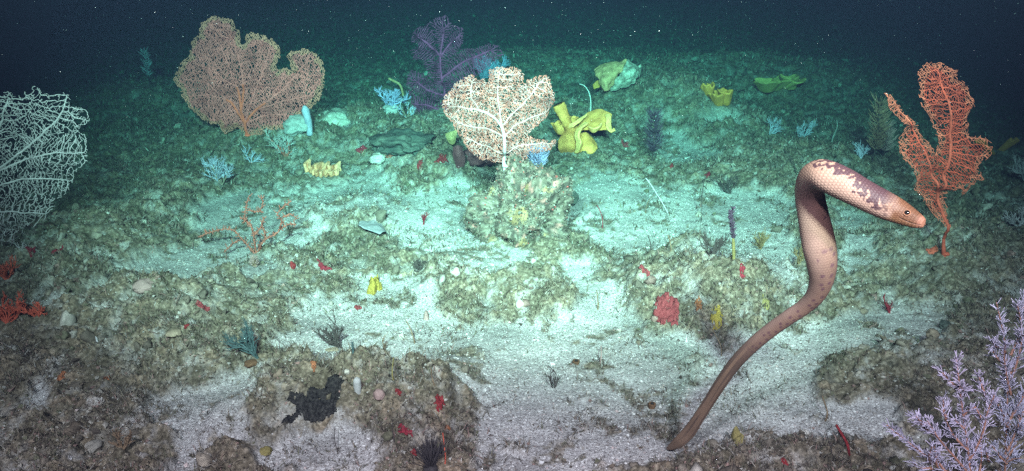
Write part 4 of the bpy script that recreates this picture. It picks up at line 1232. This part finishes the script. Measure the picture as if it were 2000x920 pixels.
crust('mustard yellow crust on the right rubble mound', 1398, 628, 13, 10, M['yellow_bright'], 45, irr=.7)
crust('olive round crust on the right rubble mound nearest the snake', 1496, 594, 8, 8, M['olive_stalk'], 47)
crust('red sliver at the bottom edge right of the snake tail', 1532, 912, 9, 6, M['red'], 49)
crust('pink crust on the back slope right of the yellow sponge', 1222, 285, 10, 7, M['pink_red'], 51)
crust('purplish red crust on the turf above the bright sand at right', 1382, 340, 9, 5, M['maroon'], 53)
crust('red crust at the sand edge right of the yellow sponge', 1312, 325, 6, 4, M['red'], 55)
crust('maroon crust on the right turf above the crimson sponge', 1450, 536, 8, 6, M['maroon'], 57)
crust('red orange crust at the foot of the orange fan', 1822, 492, 14, 9, M['red_bush'], 59)
patch('bright yellow tufted sponge on turf at the middle of the scene', 735, 565, 13, 12, M['yellow_bright'], 61, name='yellow_tuft', irr=.7, thick=.03)
tag(boulder('round_sponge', 'pinkish smooth sponge on the lower mound beside the white finger sponge', 'sponge', 741, 778, 11, 11, M['pink_pale'], 63, amp=.15))
crust('salmon crust on the turf above the black crust mound', 648, 685, 18, 9, M['shell'], 65, irr=.6)
crust('pink crust on the turf in front of the dark hollow', 788, 536, 8, 5, M['shell'], 67)

def black_crust():
    p = ground(620, 805); s = pxm(p)
    n = 150
    u = np.linspace(-1, 1, n)
    U, Vv = np.meshgrid(u, u)
    X = p[0]+U*105*s; Y = p[1]+Vv*.26
    PX, PY = project(X, Y, H(X, Y))
    out = [(566,772),(590,770),(610,762),(632,755),(640,742),(655,738),(665,745),(672,760),(686,790),(680,810),(650,815),(620,835),(600,830),(575,832),(558,850),(520,858),(505,845),(525,828),(555,825),(570,815),(580,800),(566,790)]
    wob = 4*fbm(X*30, Y*30, 3, 4)
    ins = pip(PX+wob, PY+wob, out)
    holes = fbm(X*46+5, Y*46, 3, 14) > .36
    ins &= ~holes
    cell = ins[:-1, :-1] & ins[1:, :-1] & ins[:-1, 1:] & ins[1:, 1:]
    cell = biggest(cell)
    Z = H(X, Y)+.012+.008*fbm(X*60, Y*60, 2, 3)
    I = np.arange(n*n).reshape(n, n)
    i, j = np.nonzero(cell)
    Q = np.stack([I[i, j], I[i, j+1], I[i+1, j+1], I[i+1, j]], 1)
    us, inv = np.unique(Q, return_inverse=True)
    V = np.stack([X.ravel()[us], Y.ravel()[us], Z.ravel()[us]], 1)-p
    g = Geo(); g.add(V, inv.reshape(Q.shape))
    o = link('encrusting_sponge', g.mesh('encrusting_sponge'), M['black'], None, p)
    md = o.modifiers.new('thickness', 'SOLIDIFY'); md.thickness = .016; md.offset = -1
    tag(o, 'wide ragged black crust on the mound in the lower left foreground', 'sponge')
    keep(p, .06)
black_crust()

# ---- small bottom animals
def finger(label, px, py, r, h, mat, lean=(0, 0), name='finger_sponge', tip=.7):
    b = ground(px, py); s = pxm(b); g = Geo()
    P = spline(np.array([[0, 0, -.01], [lean[0]*.3*h*s, 0, h*s*.5], [lean[0]*h*s, lean[1]*h*s, h*s]]), 6)
    rr = r*s*np.interp(np.linspace(0, 1, len(P)), [0, .4, .85, 1], [.8, 1, .95, tip])
    tube(g, P, rr, 12)
    keep(b, r*s*1.5)
    return tag(link(name, g.mesh(name), mat, None, b), label, 'sponge')
finger('white finger sponge between the two lower mounds', 699, 764, 8, 26, M['white_soft'])
finger('little pale finger on the turf beside the black wiry bush', 690, 690, 2.5, 24, M['teal'])
def cup_animal(label, px, py, r, h):
    b = ground(px, py); s = pxm(b)
    e = empty('cup_animal', b, label, 'sea squirt')
    cup(M['brown_cup'], 'cup', e, (0, 0, -.006), r*.7*s, r*s, h*s, (0, 0), .006, 3, .1)
    g = Geo(); V, F = blob_np(2, 3, .1, 2, (r*.55*s, r*.55*s, r*.4*s)); V[:, 2] += h*s*.7; g.add(V, None, F); link('mouth', g.mesh('mouth'), M['black'], e)
    keep(b, r*s*2)
cup_animal('small brown cup animal on the sand right of the black twig sprig', 1125, 712, 6, 11)
cup_animal('small brown cup animal on turf left of the snake tail', 1273, 796, 6, 13)
boulder('shell', 'cream flat shell on the left rubble mound', 'shell', 340, 656, 14, 6, M['shell'], 71, amp=.2)
boulder('shell', 'brown flat shell on the sand above the black crust', 'shell', 490, 716, 13, 5, M['brown_cup'], 73, amp=.2)
boulder('shell', 'tan broken shell on the sand at the bottom left', 'shell', 519, 888, 12, 7, M['olive_stalk'], 75, amp=.3)
patch('white shell chip on the sand under the right rubble mound', 1340, 668, 3, 2.5, M['white_whip'], 77, 'shell', 'shell', .4, .008)
patch('white shell chip on the left turf', 190, 668, 3, 2.2, M['white_whip'], 79, 'shell', 'shell', .4, .008)
patch('dim grey stone shell on the lower right turf', 1440, 866, 13, 10, M['olive_stalk'], 81, 'shell', 'shell', .3, .02)
patch('small pink pebble on the sand below the yellow tuft', 832, 624, 6, 5, M['pink_pale'], 83, 'pebble', 'pebble', .2, .014)

def urchin():
    b = ground(842, 925); s = pxm(b); rng = np.random.default_rng(9)
    e = empty('urchin', b, 'dark spiny urchin with long upright needles at the bottom edge', 'urchin')
    V, F = blob_np(3, 5, .1, 2, (14*s, 14*s, 12*s)); V[:, 2] += 8*s
    g = Geo(); g.add(V, None, F); link('body', g.mesh('body'), M['urchin'], e)
    g = Geo()
    for k in range(130):
        v = np.array([rng.normal(0, .32), rng.normal(0, .3), 1]); v /= np.linalg.norm(v)
        L = (46+22*rng.random())*s
        tube(g, [np.array([0, 0, 8*s])+v*8*s, np.array([0, 0, 8*s])+v*L], np.array([1.1, .5])*s, 4)
    link('spines', g.mesh('spines'), M['urchin'], e); keep(b, .05)
urchin()

# ---- lilac plume corals, bottom right
mats = (M['lilac_axis'], M['lilac'])
plume('plume_coral', 'lilac bottlebrush coral spreading low at the bottom right', 'coral', (1900, 985),
      [[(1900,985),(1893,900),(1884,830),(1876,770),(1868,700)], [(1896,930),(1862,890),(1828,850),(1800,808)], [(1900,960),(1850,925),(1800,892),(1752,858)], [(1893,900),(1915,850),(1925,800),(1936,765)], [(1900,965),(1860,930),(1820,915),(1775,925)], [(1890,880),(1862,850),(1848,820),(1842,800)], [(1900,970),(1925,920),(1935,880)]],
      at_depth(1890, 900, 1.78)[1], mats, 4, blen=27, br=1.05, axr=3.0, dens=.5)
plume('plume_coral', 'taller lilac bottlebrush coral cut off by the right edge', 'coral', (1962, 1010),
      [[(1962,1010),(1966,900),(1972,820),(1975,740),(1972,670),(1960,602)], [(1974,770),(1958,720),(1948,680),(1944,655)], [(1975,740),(1992,680),(1992,630),(1984,592)], [(1968,880),(1995,820),(2015,760)], [(1972,820),(2010,740),(2025,660)], [(1966,900),(1990,880),(2020,840)]],
      at_depth(1965, 800, 1.95)[1], mats, 9, blen=27, br=1.05, axr=3.0, dens=.5)

# ---- the sea snake
def snake():
    C = np.array([  # px, py, depth, half width px, dorsal x, dorsal y (screen), dorsal towards camera, flatten
        (1806,438,1.450,3,  .2,.9,.40,1),(1803,437,1.452,9.5,.2,.9,.40,.9),(1797,434,1.456,13.5,.2,.9,.40,.88),(1787,429.5,1.462,17,.25,.9,.40,.9),(1772,422,1.47,20.5,.3,.9,.40,.92),
        (1752,412,1.48,24.5,.4,.9,.40,.95),(1725,399.5,1.49,27.5,.4,.9,.38,1),(1690,382,1.505,29,.45,.88,.35,1),(1650,360.5,1.525,31.5,.4,.9,.3,1),
        (1622,347,1.545,31.5,.3,.95,.25,1),(1604,341,1.57,30.5,.2,.97,.1,1),(1589,348,1.605,29.5,.3,.9,.0,1),(1582,366,1.64,28.5,.6,.5,.0,1),(1582,386,1.66,28.5,.9,.1,.05,1),
        (1587,415,1.675,29.5,1,.0,.12,1),(1594,450,1.69,31.5,1,.0,.15,1),(1600,482,1.70,32.5,1,0,.15,1),(1605,515,1.715,29.5,1,-.1,.15,.98),
        (1604,547,1.735,24.5,.95,-.3,.15,.95),(1593,576,1.76,20,.8,-.55,.15,.9),(1571,599,1.79,17.5,.6,-.8,.2,.85),(1540,620,1.82,16.5,.5,-.85,.25,.8),
        (1505,645,1.86,16,.5,-.85,.25,.75),(1468,676,1.90,15.5,.6,-.8,.25,.7),(1436,709,1.94,14.5,.7,-.7,.25,.65),(1408,748,1.98,13.5,.75,-.65,.25,.6),
        (1385,784,2.02,12.5,.8,-.6,.25,.55),(1365,815,2.05,12.5,.8,-.6,.25,.45),(1346,843,2.08,14,.7,-.7,.25,.35),(1326,863,2.10,12.5,.6,-.8,.25,.30),(1311,873,2.12,7.5,.5,-.85,.25,.28),(1302,877,2.13,2.5,.5,-.85,.25,.25)])
    C[:, 3] *= np.interp(np.arange(len(C)), [0, 6, 17, 20, 31], [.95, 1, .97, .88, .88])
    tipd = ground(1303, 879); gd = tipd[1]*CP-(tipd[2]-CAMZ)*SP_-.012      # the tail's end rests on the bottom
    w_ = np.clip((np.arange(len(C))-17)/(len(C)-18.), 0, 1)
    C[:, 2] += (gd-2.13)*w_**1.3
    q = spline(C, 40)
    d = np.r_[0, np.cumsum(np.hypot(np.diff(q[:, 0]), np.diff(q[:, 1])))]
    nr = 1300
    t = np.linspace(0, d[-1], nr)
    q = np.stack([np.interp(t, d, q[:, k]) for k in range(8)], 1)
    P = np.array([at_depth(a, b, c) for a, b, c in q[:, :3]])
    rad = q[:, 3]*K*q[:, 2]
    R_ = np.array([1, 0, 0]); U_ = np.array([0, SP_, CP]); F_ = np.array([0, CP, -SP_])
    Dv = q[:, 4:5]*R_+q[:, 5:6]*U_-q[:, 6:7]*F_
    T = np.gradient(P, axis=0); T /= np.linalg.norm(T, axis=1)[:, None]
    Dv -= T*(Dv*T).sum(1)[:, None]
    for _ in range(40):
        Dv[1:-1] = (Dv[:-2]+Dv[1:-1]*2+Dv[2:])/4
    Dv -= T*(Dv*T).sum(1)[:, None]; Dv /= np.linalg.norm(Dv, axis=1)[:, None]
    B = np.cross(T, Dv)
    ns = 120
    th = np.arange(ns)/ns*2*np.pi                # 0 = along the back
    L = np.r_[0, np.cumsum(np.linalg.norm(np.diff(P, axis=0), axis=1))]
    u = L[:, None]; a = np.minimum(th, 2*np.pi-th)[None]*np.ones((nr, 1))     # angle from the back
    side = np.where(th < np.pi, 1, -1)[None]*np.ones((nr, 1))
    head = 1-sstep(.055, .085, u)
    # cross section: head flat on top, full cheeks
    fl = q[:, 7:8]
    rr = rad[:, None]*np.ones((1, ns))
    ct, st_ = np.cos(th)[None], np.sin(th)[None]
    rB = rr*fl; rD = rr
    # scales: rows across the body, staggered
    ncs = 30
    row = u/.0058
    sc_ = np.mod(row, 1.0); off = np.mod(np.floor(row), 2)*.5
    cc = th[None]/(2*np.pi)*ncs+off
    fx = np.abs(np.mod(cc, 1)-.5)*2; fy = np.abs(sc_-.5)*2
    gap = np.maximum(fx*.85+fy*.55, fy)
    groove = sstep(.78, 1.0, gap)
    scal = 1-sstep(.12, .55, u)*.75
    dr = -.0007*groove*(.3+.7*scal)
    # mouth line along the jaw
    mu = np.deg2rad(103)+.10*np.sin(np.clip(u/.045, 0, 1)*3.0)
    mouth = np.exp(-((a-mu)/.055)**2)*(1-sstep(.036, .044, u))*sstep(.001, .004, u)
    dr = dr-.0016*mouth
    brow = np.exp(-((a-np.deg2rad(52))/.25)**2)*np.exp(-((u-.026)/.012)**2)
    dr = dr+.0014*brow
    x = (rB+dr)*st_; y = (rD+dr)*ct
    V = P[:, None]+B[:, None]*x[..., None]+Dv[:, None]*y[..., None]
    # colours
    X, Y, Z = V[..., 0], V[..., 1], V[..., 2]
    n1 = vn3(X*26, Y*26, Z*26); n2 = vn3(X*70, Y*70, Z*70); n3 = vn3(X*180, Y*180, Z*180)
    Lt = L[-1]; uu = u/Lt
    ar = a/np.pi
    back = np.array([.175, .104, .080]); belly = np.array([.20, .127, .106])
    c = back+(belly-back)*sstep(.35, .8, ar)[..., None]
    c = c*(1+.10*n1+.08*n2)[..., None]
    mauve = np.array([.034, .015, .020])
    # dark ragged saddle along the nape, thinning over the arch
    wid = np.interp(uu[:, 0], [0, .07, .11, .16, .22, .28, .31], [.0, .54, .34, .22, .17, .11, -.1])[:, None]
    sad = sstep(-.03, .03, wid+.10*n1+.17*n2+.24*n3-ar)*sstep(.03, .07, uu)
    c = c+(mauve-c)*sad[..., None]*.96
    # dark spots down the flank of the middle body
    cs = .020; gu = np.floor(u/cs); ga = np.floor(ar*5.2)
    def hsh(k): return RV[PERM[PERM[(gu.astype(int)+k) & 255]+((ga+8*(side > 0)).astype(int) & 255)]]
    cxu = (gu+.28+.44*hsh(3))*cs; cxa = (ga+.28+.44*hsh(11))/5.2
    dist = np.hypot((u-cxu), (ar-cxa)*.085)
    spots = (1-sstep(.0030, .0062, dist+.0012*n3))*(hsh(29) < np.interp(ar, [0, .12, .35, .6, .66], [.95, .95, .75, .3, 0]))
    mid = sstep(.30, .36, uu)*(1-sstep(.62, .74, uu))
    c = c+(np.array([.085, .04, .055])-c)*(spots*mid)[..., None]*.75
    dors = (1-sstep(.05, .16, ar+.07*n2))*mid
    c = c+(np.array([.15, .075, .10])-c)*dors[..., None]*.6
    # head: warm brown crown, paler jaw and snout
    crown = np.array([.085, .036, .019]); jaw = np.array([.175, .088, .047])
    hc = crown+(jaw-crown)*sstep(.50, .78, ar+.06*n2)[..., None]
    hc = hc+(np.array([.22, .098, .065])-hc)*((1-sstep(.004, .017, u))*np.ones_like(ar))[..., None]*.8
    hm = (1-sstep(.050, .085, u+.014*n1+.012*n2))
    c = c+(hc-c)*hm[..., None]
    # tail: brown with darker long streaks
    tl = sstep(.55, .70, uu)
    streak = vn3(ar*9+3, u*7, side*2.)
    tc_ = np.array([.165, .108, .073])*(1+.12*n1)[..., None]
    tc_ = tc_+(np.array([.085, .058, .045])-tc_)*(sstep(.05, .5, streak)*(1-.6*sstep(.86, .95, uu)))[..., None]*.9
    c = c+(tc_-c)*tl[..., None]
    c = c*(1-.34*groove*(.30+.70*scal))[..., None]
    c = c*(1-.7*mouth)[..., None]
    base = P[np.argmin(P[:, 2])].copy()
    W = (V-base).reshape(-1, 3)
    i = np.arange(nr-1)[:, None]*ns; k = np.arange(ns)[None]; k2 = (k+1) % ns
    Q = np.stack([i+k, i+ns+k, i+ns+k2, i+k2], -1).reshape(-1, 4)
    n0 = len(W)
    W = np.vstack([W, P[0]-base+T[0]*-.002, P[-1]-base])
    Tt = np.vstack([np.stack([np.full(ns, n0), k[0], k2[0]], 1), np.stack([np.full(ns, n0+1), (nr-1)*ns+k2[0], (nr-1)*ns+k[0]], 1)])
    cc_ = np.vstack([np.clip(c, .01, .95).reshape(-1, 3), c[0, 0], c[-1, 0]])
    m, nn, l, b = new_mat('snake_skin')
    at = nn.new('ShaderNodeAttribute'); at.attribute_name = 'Col'
    l.new(at.outputs['Color'], b.inputs['Base Color'])
    b.inputs['Roughness'].default_value = .6; b.inputs['Specular IOR Level'].default_value = .22
    e = empty('sea_snake', base, 'pinkish sea snake with a brown head and spotted flank arching over the sand', 'snake')
    g = Geo(); g.add(W, Q, Tt, cc_)
    link('body', g.mesh('body'), m, e)
    em = mat_col('eye_black', (.006, .005, .005), rough=.08, vary=0, bump=0)
    em.node_tree.nodes['Principled BSDF'].inputs['Specular IOR Level'].default_value = .6
    rim = mat_col('eye_ring', (.16, .07, .04), vary=.2, bump=.1, scale=200)
    ie = int(np.argmin(np.abs(q[:, 0]-1771.5)))
    for sd in (1, -1):
        ang = math.radians(63)
        o = B[ie]*math.sin(ang)*sd*rad[ie]*fl[ie, 0]+Dv[ie]*math.cos(ang)*rad[ie]
        nrm = o/np.linalg.norm(o)
        V2, F2 = blob_np(3, 1, 0, 1, (.0058,)*3)
        gg = Geo(); gg.add(V2+(P[ie]-base)+o-nrm*.0026, None, F2)
        eo = link('eye', gg.mesh('eye'), em, e)
        gg = Geo()
        t1 = T[ie]; t2 = np.cross(nrm, t1)
        ph = np.linspace(0, 2*np.pi, 25)
        ring = (P[ie]-base)+o+.0054*(np.cos(ph)[:, None]*t1+np.sin(ph)[:, None]*t2)
        tube(gg, ring, .0012, 6); link('eye_ring', gg.mesh('eye_ring'), rim, eo)
snake()

# ================================================================== STUFF: rubble, turf, grit, drifting specks
def scatter_points(n, rng, ymax=13):
    i = rng.random(n)
    y = 1.0*np.power(ymax/1.0, i)
    x = (rng.random(n)*2-1)*(y*.85+.35)
    h, tf = H(x, y, True)
    ok = np.ones(n, bool)
    for ex, ey, er in EXCL:
        ok &= (x-ex)**2+(y-ey)**2 > er*er
    return x, y, h, tf, ok

def build_stuff():
    rng = np.random.default_rng(77)
    # rubble crumbs on turf
    x, y, h, tf, ok = scatter_points(330000, rng)
    cl = fbm(x*9, y*9, 3, 33)
    k = ok & (rng.random(len(x)) < tf*np.clip(.55+1.3*cl, .05, 1))
    x, y, h = x[k], y[k], h[k]; n = len(x)
    size = np.maximum(.0024*np.exp(rng.normal(0, .45, n))*(1+.16*y), .0008*y)
    col = PAL[rng.choice(len(PAL), n, p=PW)]*(.8+.4*rng.random((n, 1)))
    patchy = fbm(x*3, y*3, 3, 44)[:, None]
    col = col*(1+.35*patchy)
    lumps('coral_rubble', np.stack([x, y, h+size*.2], 1), size, np.clip(col, .01, .8), rng)
    # larger chunks of dead coral and stone half sunk in the turf
    x, y, h, tf, ok = scatter_points(3000, rng)
    k = ok & (rng.random(len(x)) < tf*np.clip(.5+1.2*fbm(x*4, y*4, 3, 39), .05, 1)+.015)
    x, y, h = x[k], y[k], h[k]; n = len(x)
    V0, F0 = blob_np(2, 3, 0, 1, (1, 1, 1)); m0 = len(V0)
    size = np.minimum(.008*np.exp(rng.normal(0, .45, n))*(1+.10*y), .026)
    off = rng.random((n, 3))*60
    V = np.repeat(V0[None], n, 0); Vo = V*1.3+off[:, None]
    dd = 1+.55*vn3(Vo[..., 0], Vo[..., 1], Vo[..., 2])+.30*vn3(Vo[..., 0]*2.6, Vo[..., 1]*2.6, Vo[..., 2]*2.6)
    V = V*dd[..., None]*size[:, None, None]*(.6+.8*rng.random((n, 1, 3)))
    V = np.einsum('nij,nkj->nki', rand_rot(n, rng), V)+np.stack([x, y, h+size*.15], 1)[:, None]
    col = np.repeat(PAL[rng.choice(len(PAL), n, p=PW)]*(.8+.6*rng.random((n, 1))), m0, 0)
    W = V.reshape(-1, 3)
    col = col*(1+.5*vn3(W[:, 0]*160, W[:, 1]*160, W[:, 2]*160))[:, None]
    g = Geo(); g.add(W, None, (F0[None]+np.arange(n)[:, None, None]*m0).reshape(-1, 3), np.clip(col, .01, .7))
    tag(link('rubble_chunks', g.mesh('rubble_chunks'), M['rubble']), kind='stuff')
    # turf blades
    x, y, h, tf, ok = scatter_points(420000, rng)
    cl = fbm(x*6+4, y*6, 3, 36)
    k = ok & (rng.random(len(x)) < np.maximum(tf*np.clip(.5+1.5*cl, .02, 1), .006+.30*sstep(.18, .5, fbm(x*4.5+9, y*7, 4, 66))))
    x, y, h, cl = x[k], y[k], h[k], cl[k]; n = len(x)
    L = (.010+.016*rng.random(n))*(1+.3*np.maximum(cl, 0))*(1+.16*y)
    w = np.maximum(.0014, .0007*y)*(.7+.6*rng.random(n))
    a = rng.random(n)*6.283; b = np.stack([np.cos(a), np.sin(a), np.zeros(n)], 1)
    ta = rng.random(n)*6.283; tl = rng.random(n)*.9
    d = np.stack([np.cos(ta)*tl, np.sin(ta)*tl, np.ones(n)*.8], 1)
    p0 = np.stack([x, y, h-.003], 1); p1 = p0+d*L[:, None]*.55; p2 = p1+(d*[1.5, 1.5, .6])*L[:, None]*.5
    V = np.stack([p0-b*w[:, None], p0+b*w[:, None], p1+b*w[:, None]*.8, p1-b*w[:, None]*.8, p2], 1)
    base = np.arange(n)[:, None]*5
    g = Geo()
    col = PAL[rng.choice(len(PAL), n, p=np.array([.22,.15,.16,.06,.08,.16,.1,.02,.05]))]*(.7+.5*rng.random((n, 1)))*.95
    g.add(V.reshape(-1, 3), base+np.array([0, 1, 2, 3])[None], base+np.array([3, 2, 4])[None], np.repeat(col, 5, 0))
    tag(link('algal_turf', g.mesh('algal_turf'), M['rubble']), kind='stuff')
    # shell grit on the sand
    x, y, h, tf, ok = scatter_points(190000, rng, 8)
    k = ok & (rng.random(len(x)) < (1-tf)*np.clip(.55+.9*fbm(x*5, y*5, 3, 37), .1, 1))
    x, y, h = x[k], y[k], h[k]; n = len(x)
    size = np.maximum(.0015*np.exp(rng.normal(0, .45, n))*(1+.2*y), .0005*y)
    gp = np.array([(.62,.60,.57),(.46,.43,.40),(.18,.15,.13),(.30,.27,.24),(.12,.10,.09),(.50,.40,.37)])
    col = gp[rng.choice(6, n, p=[.24,.25,.17,.2,.08,.06])]
    lumps('shell_grit', np.stack([x, y, h+size*.15], 1), size, col, rng, .6)
    # drifting specks in the water
    n = 6000
    dd = 1.6+6.5*rng.random(n)**.8
    x = (rng.random(n)*2-1)*dd*.75
    z = CAMZ-dd*.36+rng.random(n)*dd*.45
    size = .00028*dd*(.5+.9*rng.random(n)**4)
    k = z > H(x, dd)+.15
    lumps('drifting_specks', np.stack([x, dd, z], 1)[k], size[k], np.full((k.sum(), 3), .40), rng, 1)
build_stuff()

# ---- repeats of a kind share a group
GROUP = {'sea_fan': 'sea fans standing on the sea floor', 'bush_coral': 'small bush corals on the sea floor', 'branching_coral': 'branching corals on the sand',
         'encrusting_sponge': 'encrusting sponge crusts on the rubble', 'boulder': 'boulders and stones on the sea floor', 'whip_coral': 'thin whips and wires standing on the bottom',
         'stick': 'short sticks standing on the bottom', 'shell': 'shells and shell chips on the bottom', 'plume_coral': 'lilac bottlebrush corals', 'cup_sponge': 'cup sponges on the back slope',
         'leafy_sponge': 'leaf shaped growths near the boulder', 'cup_animal': 'small brown cup animals', 'finger_sponge': 'finger sponges', 'strand': 'olive strands on the lower mound', 'ragged_coral': 'ragged upright corals behind the snake'}
for ob in COL.objects:
    k = ob.name.split('.')[0]
    if ob.parent is None and 'category' in ob and 'group' not in ob and k in GROUP:
        ob['group'] = GROUP[k]
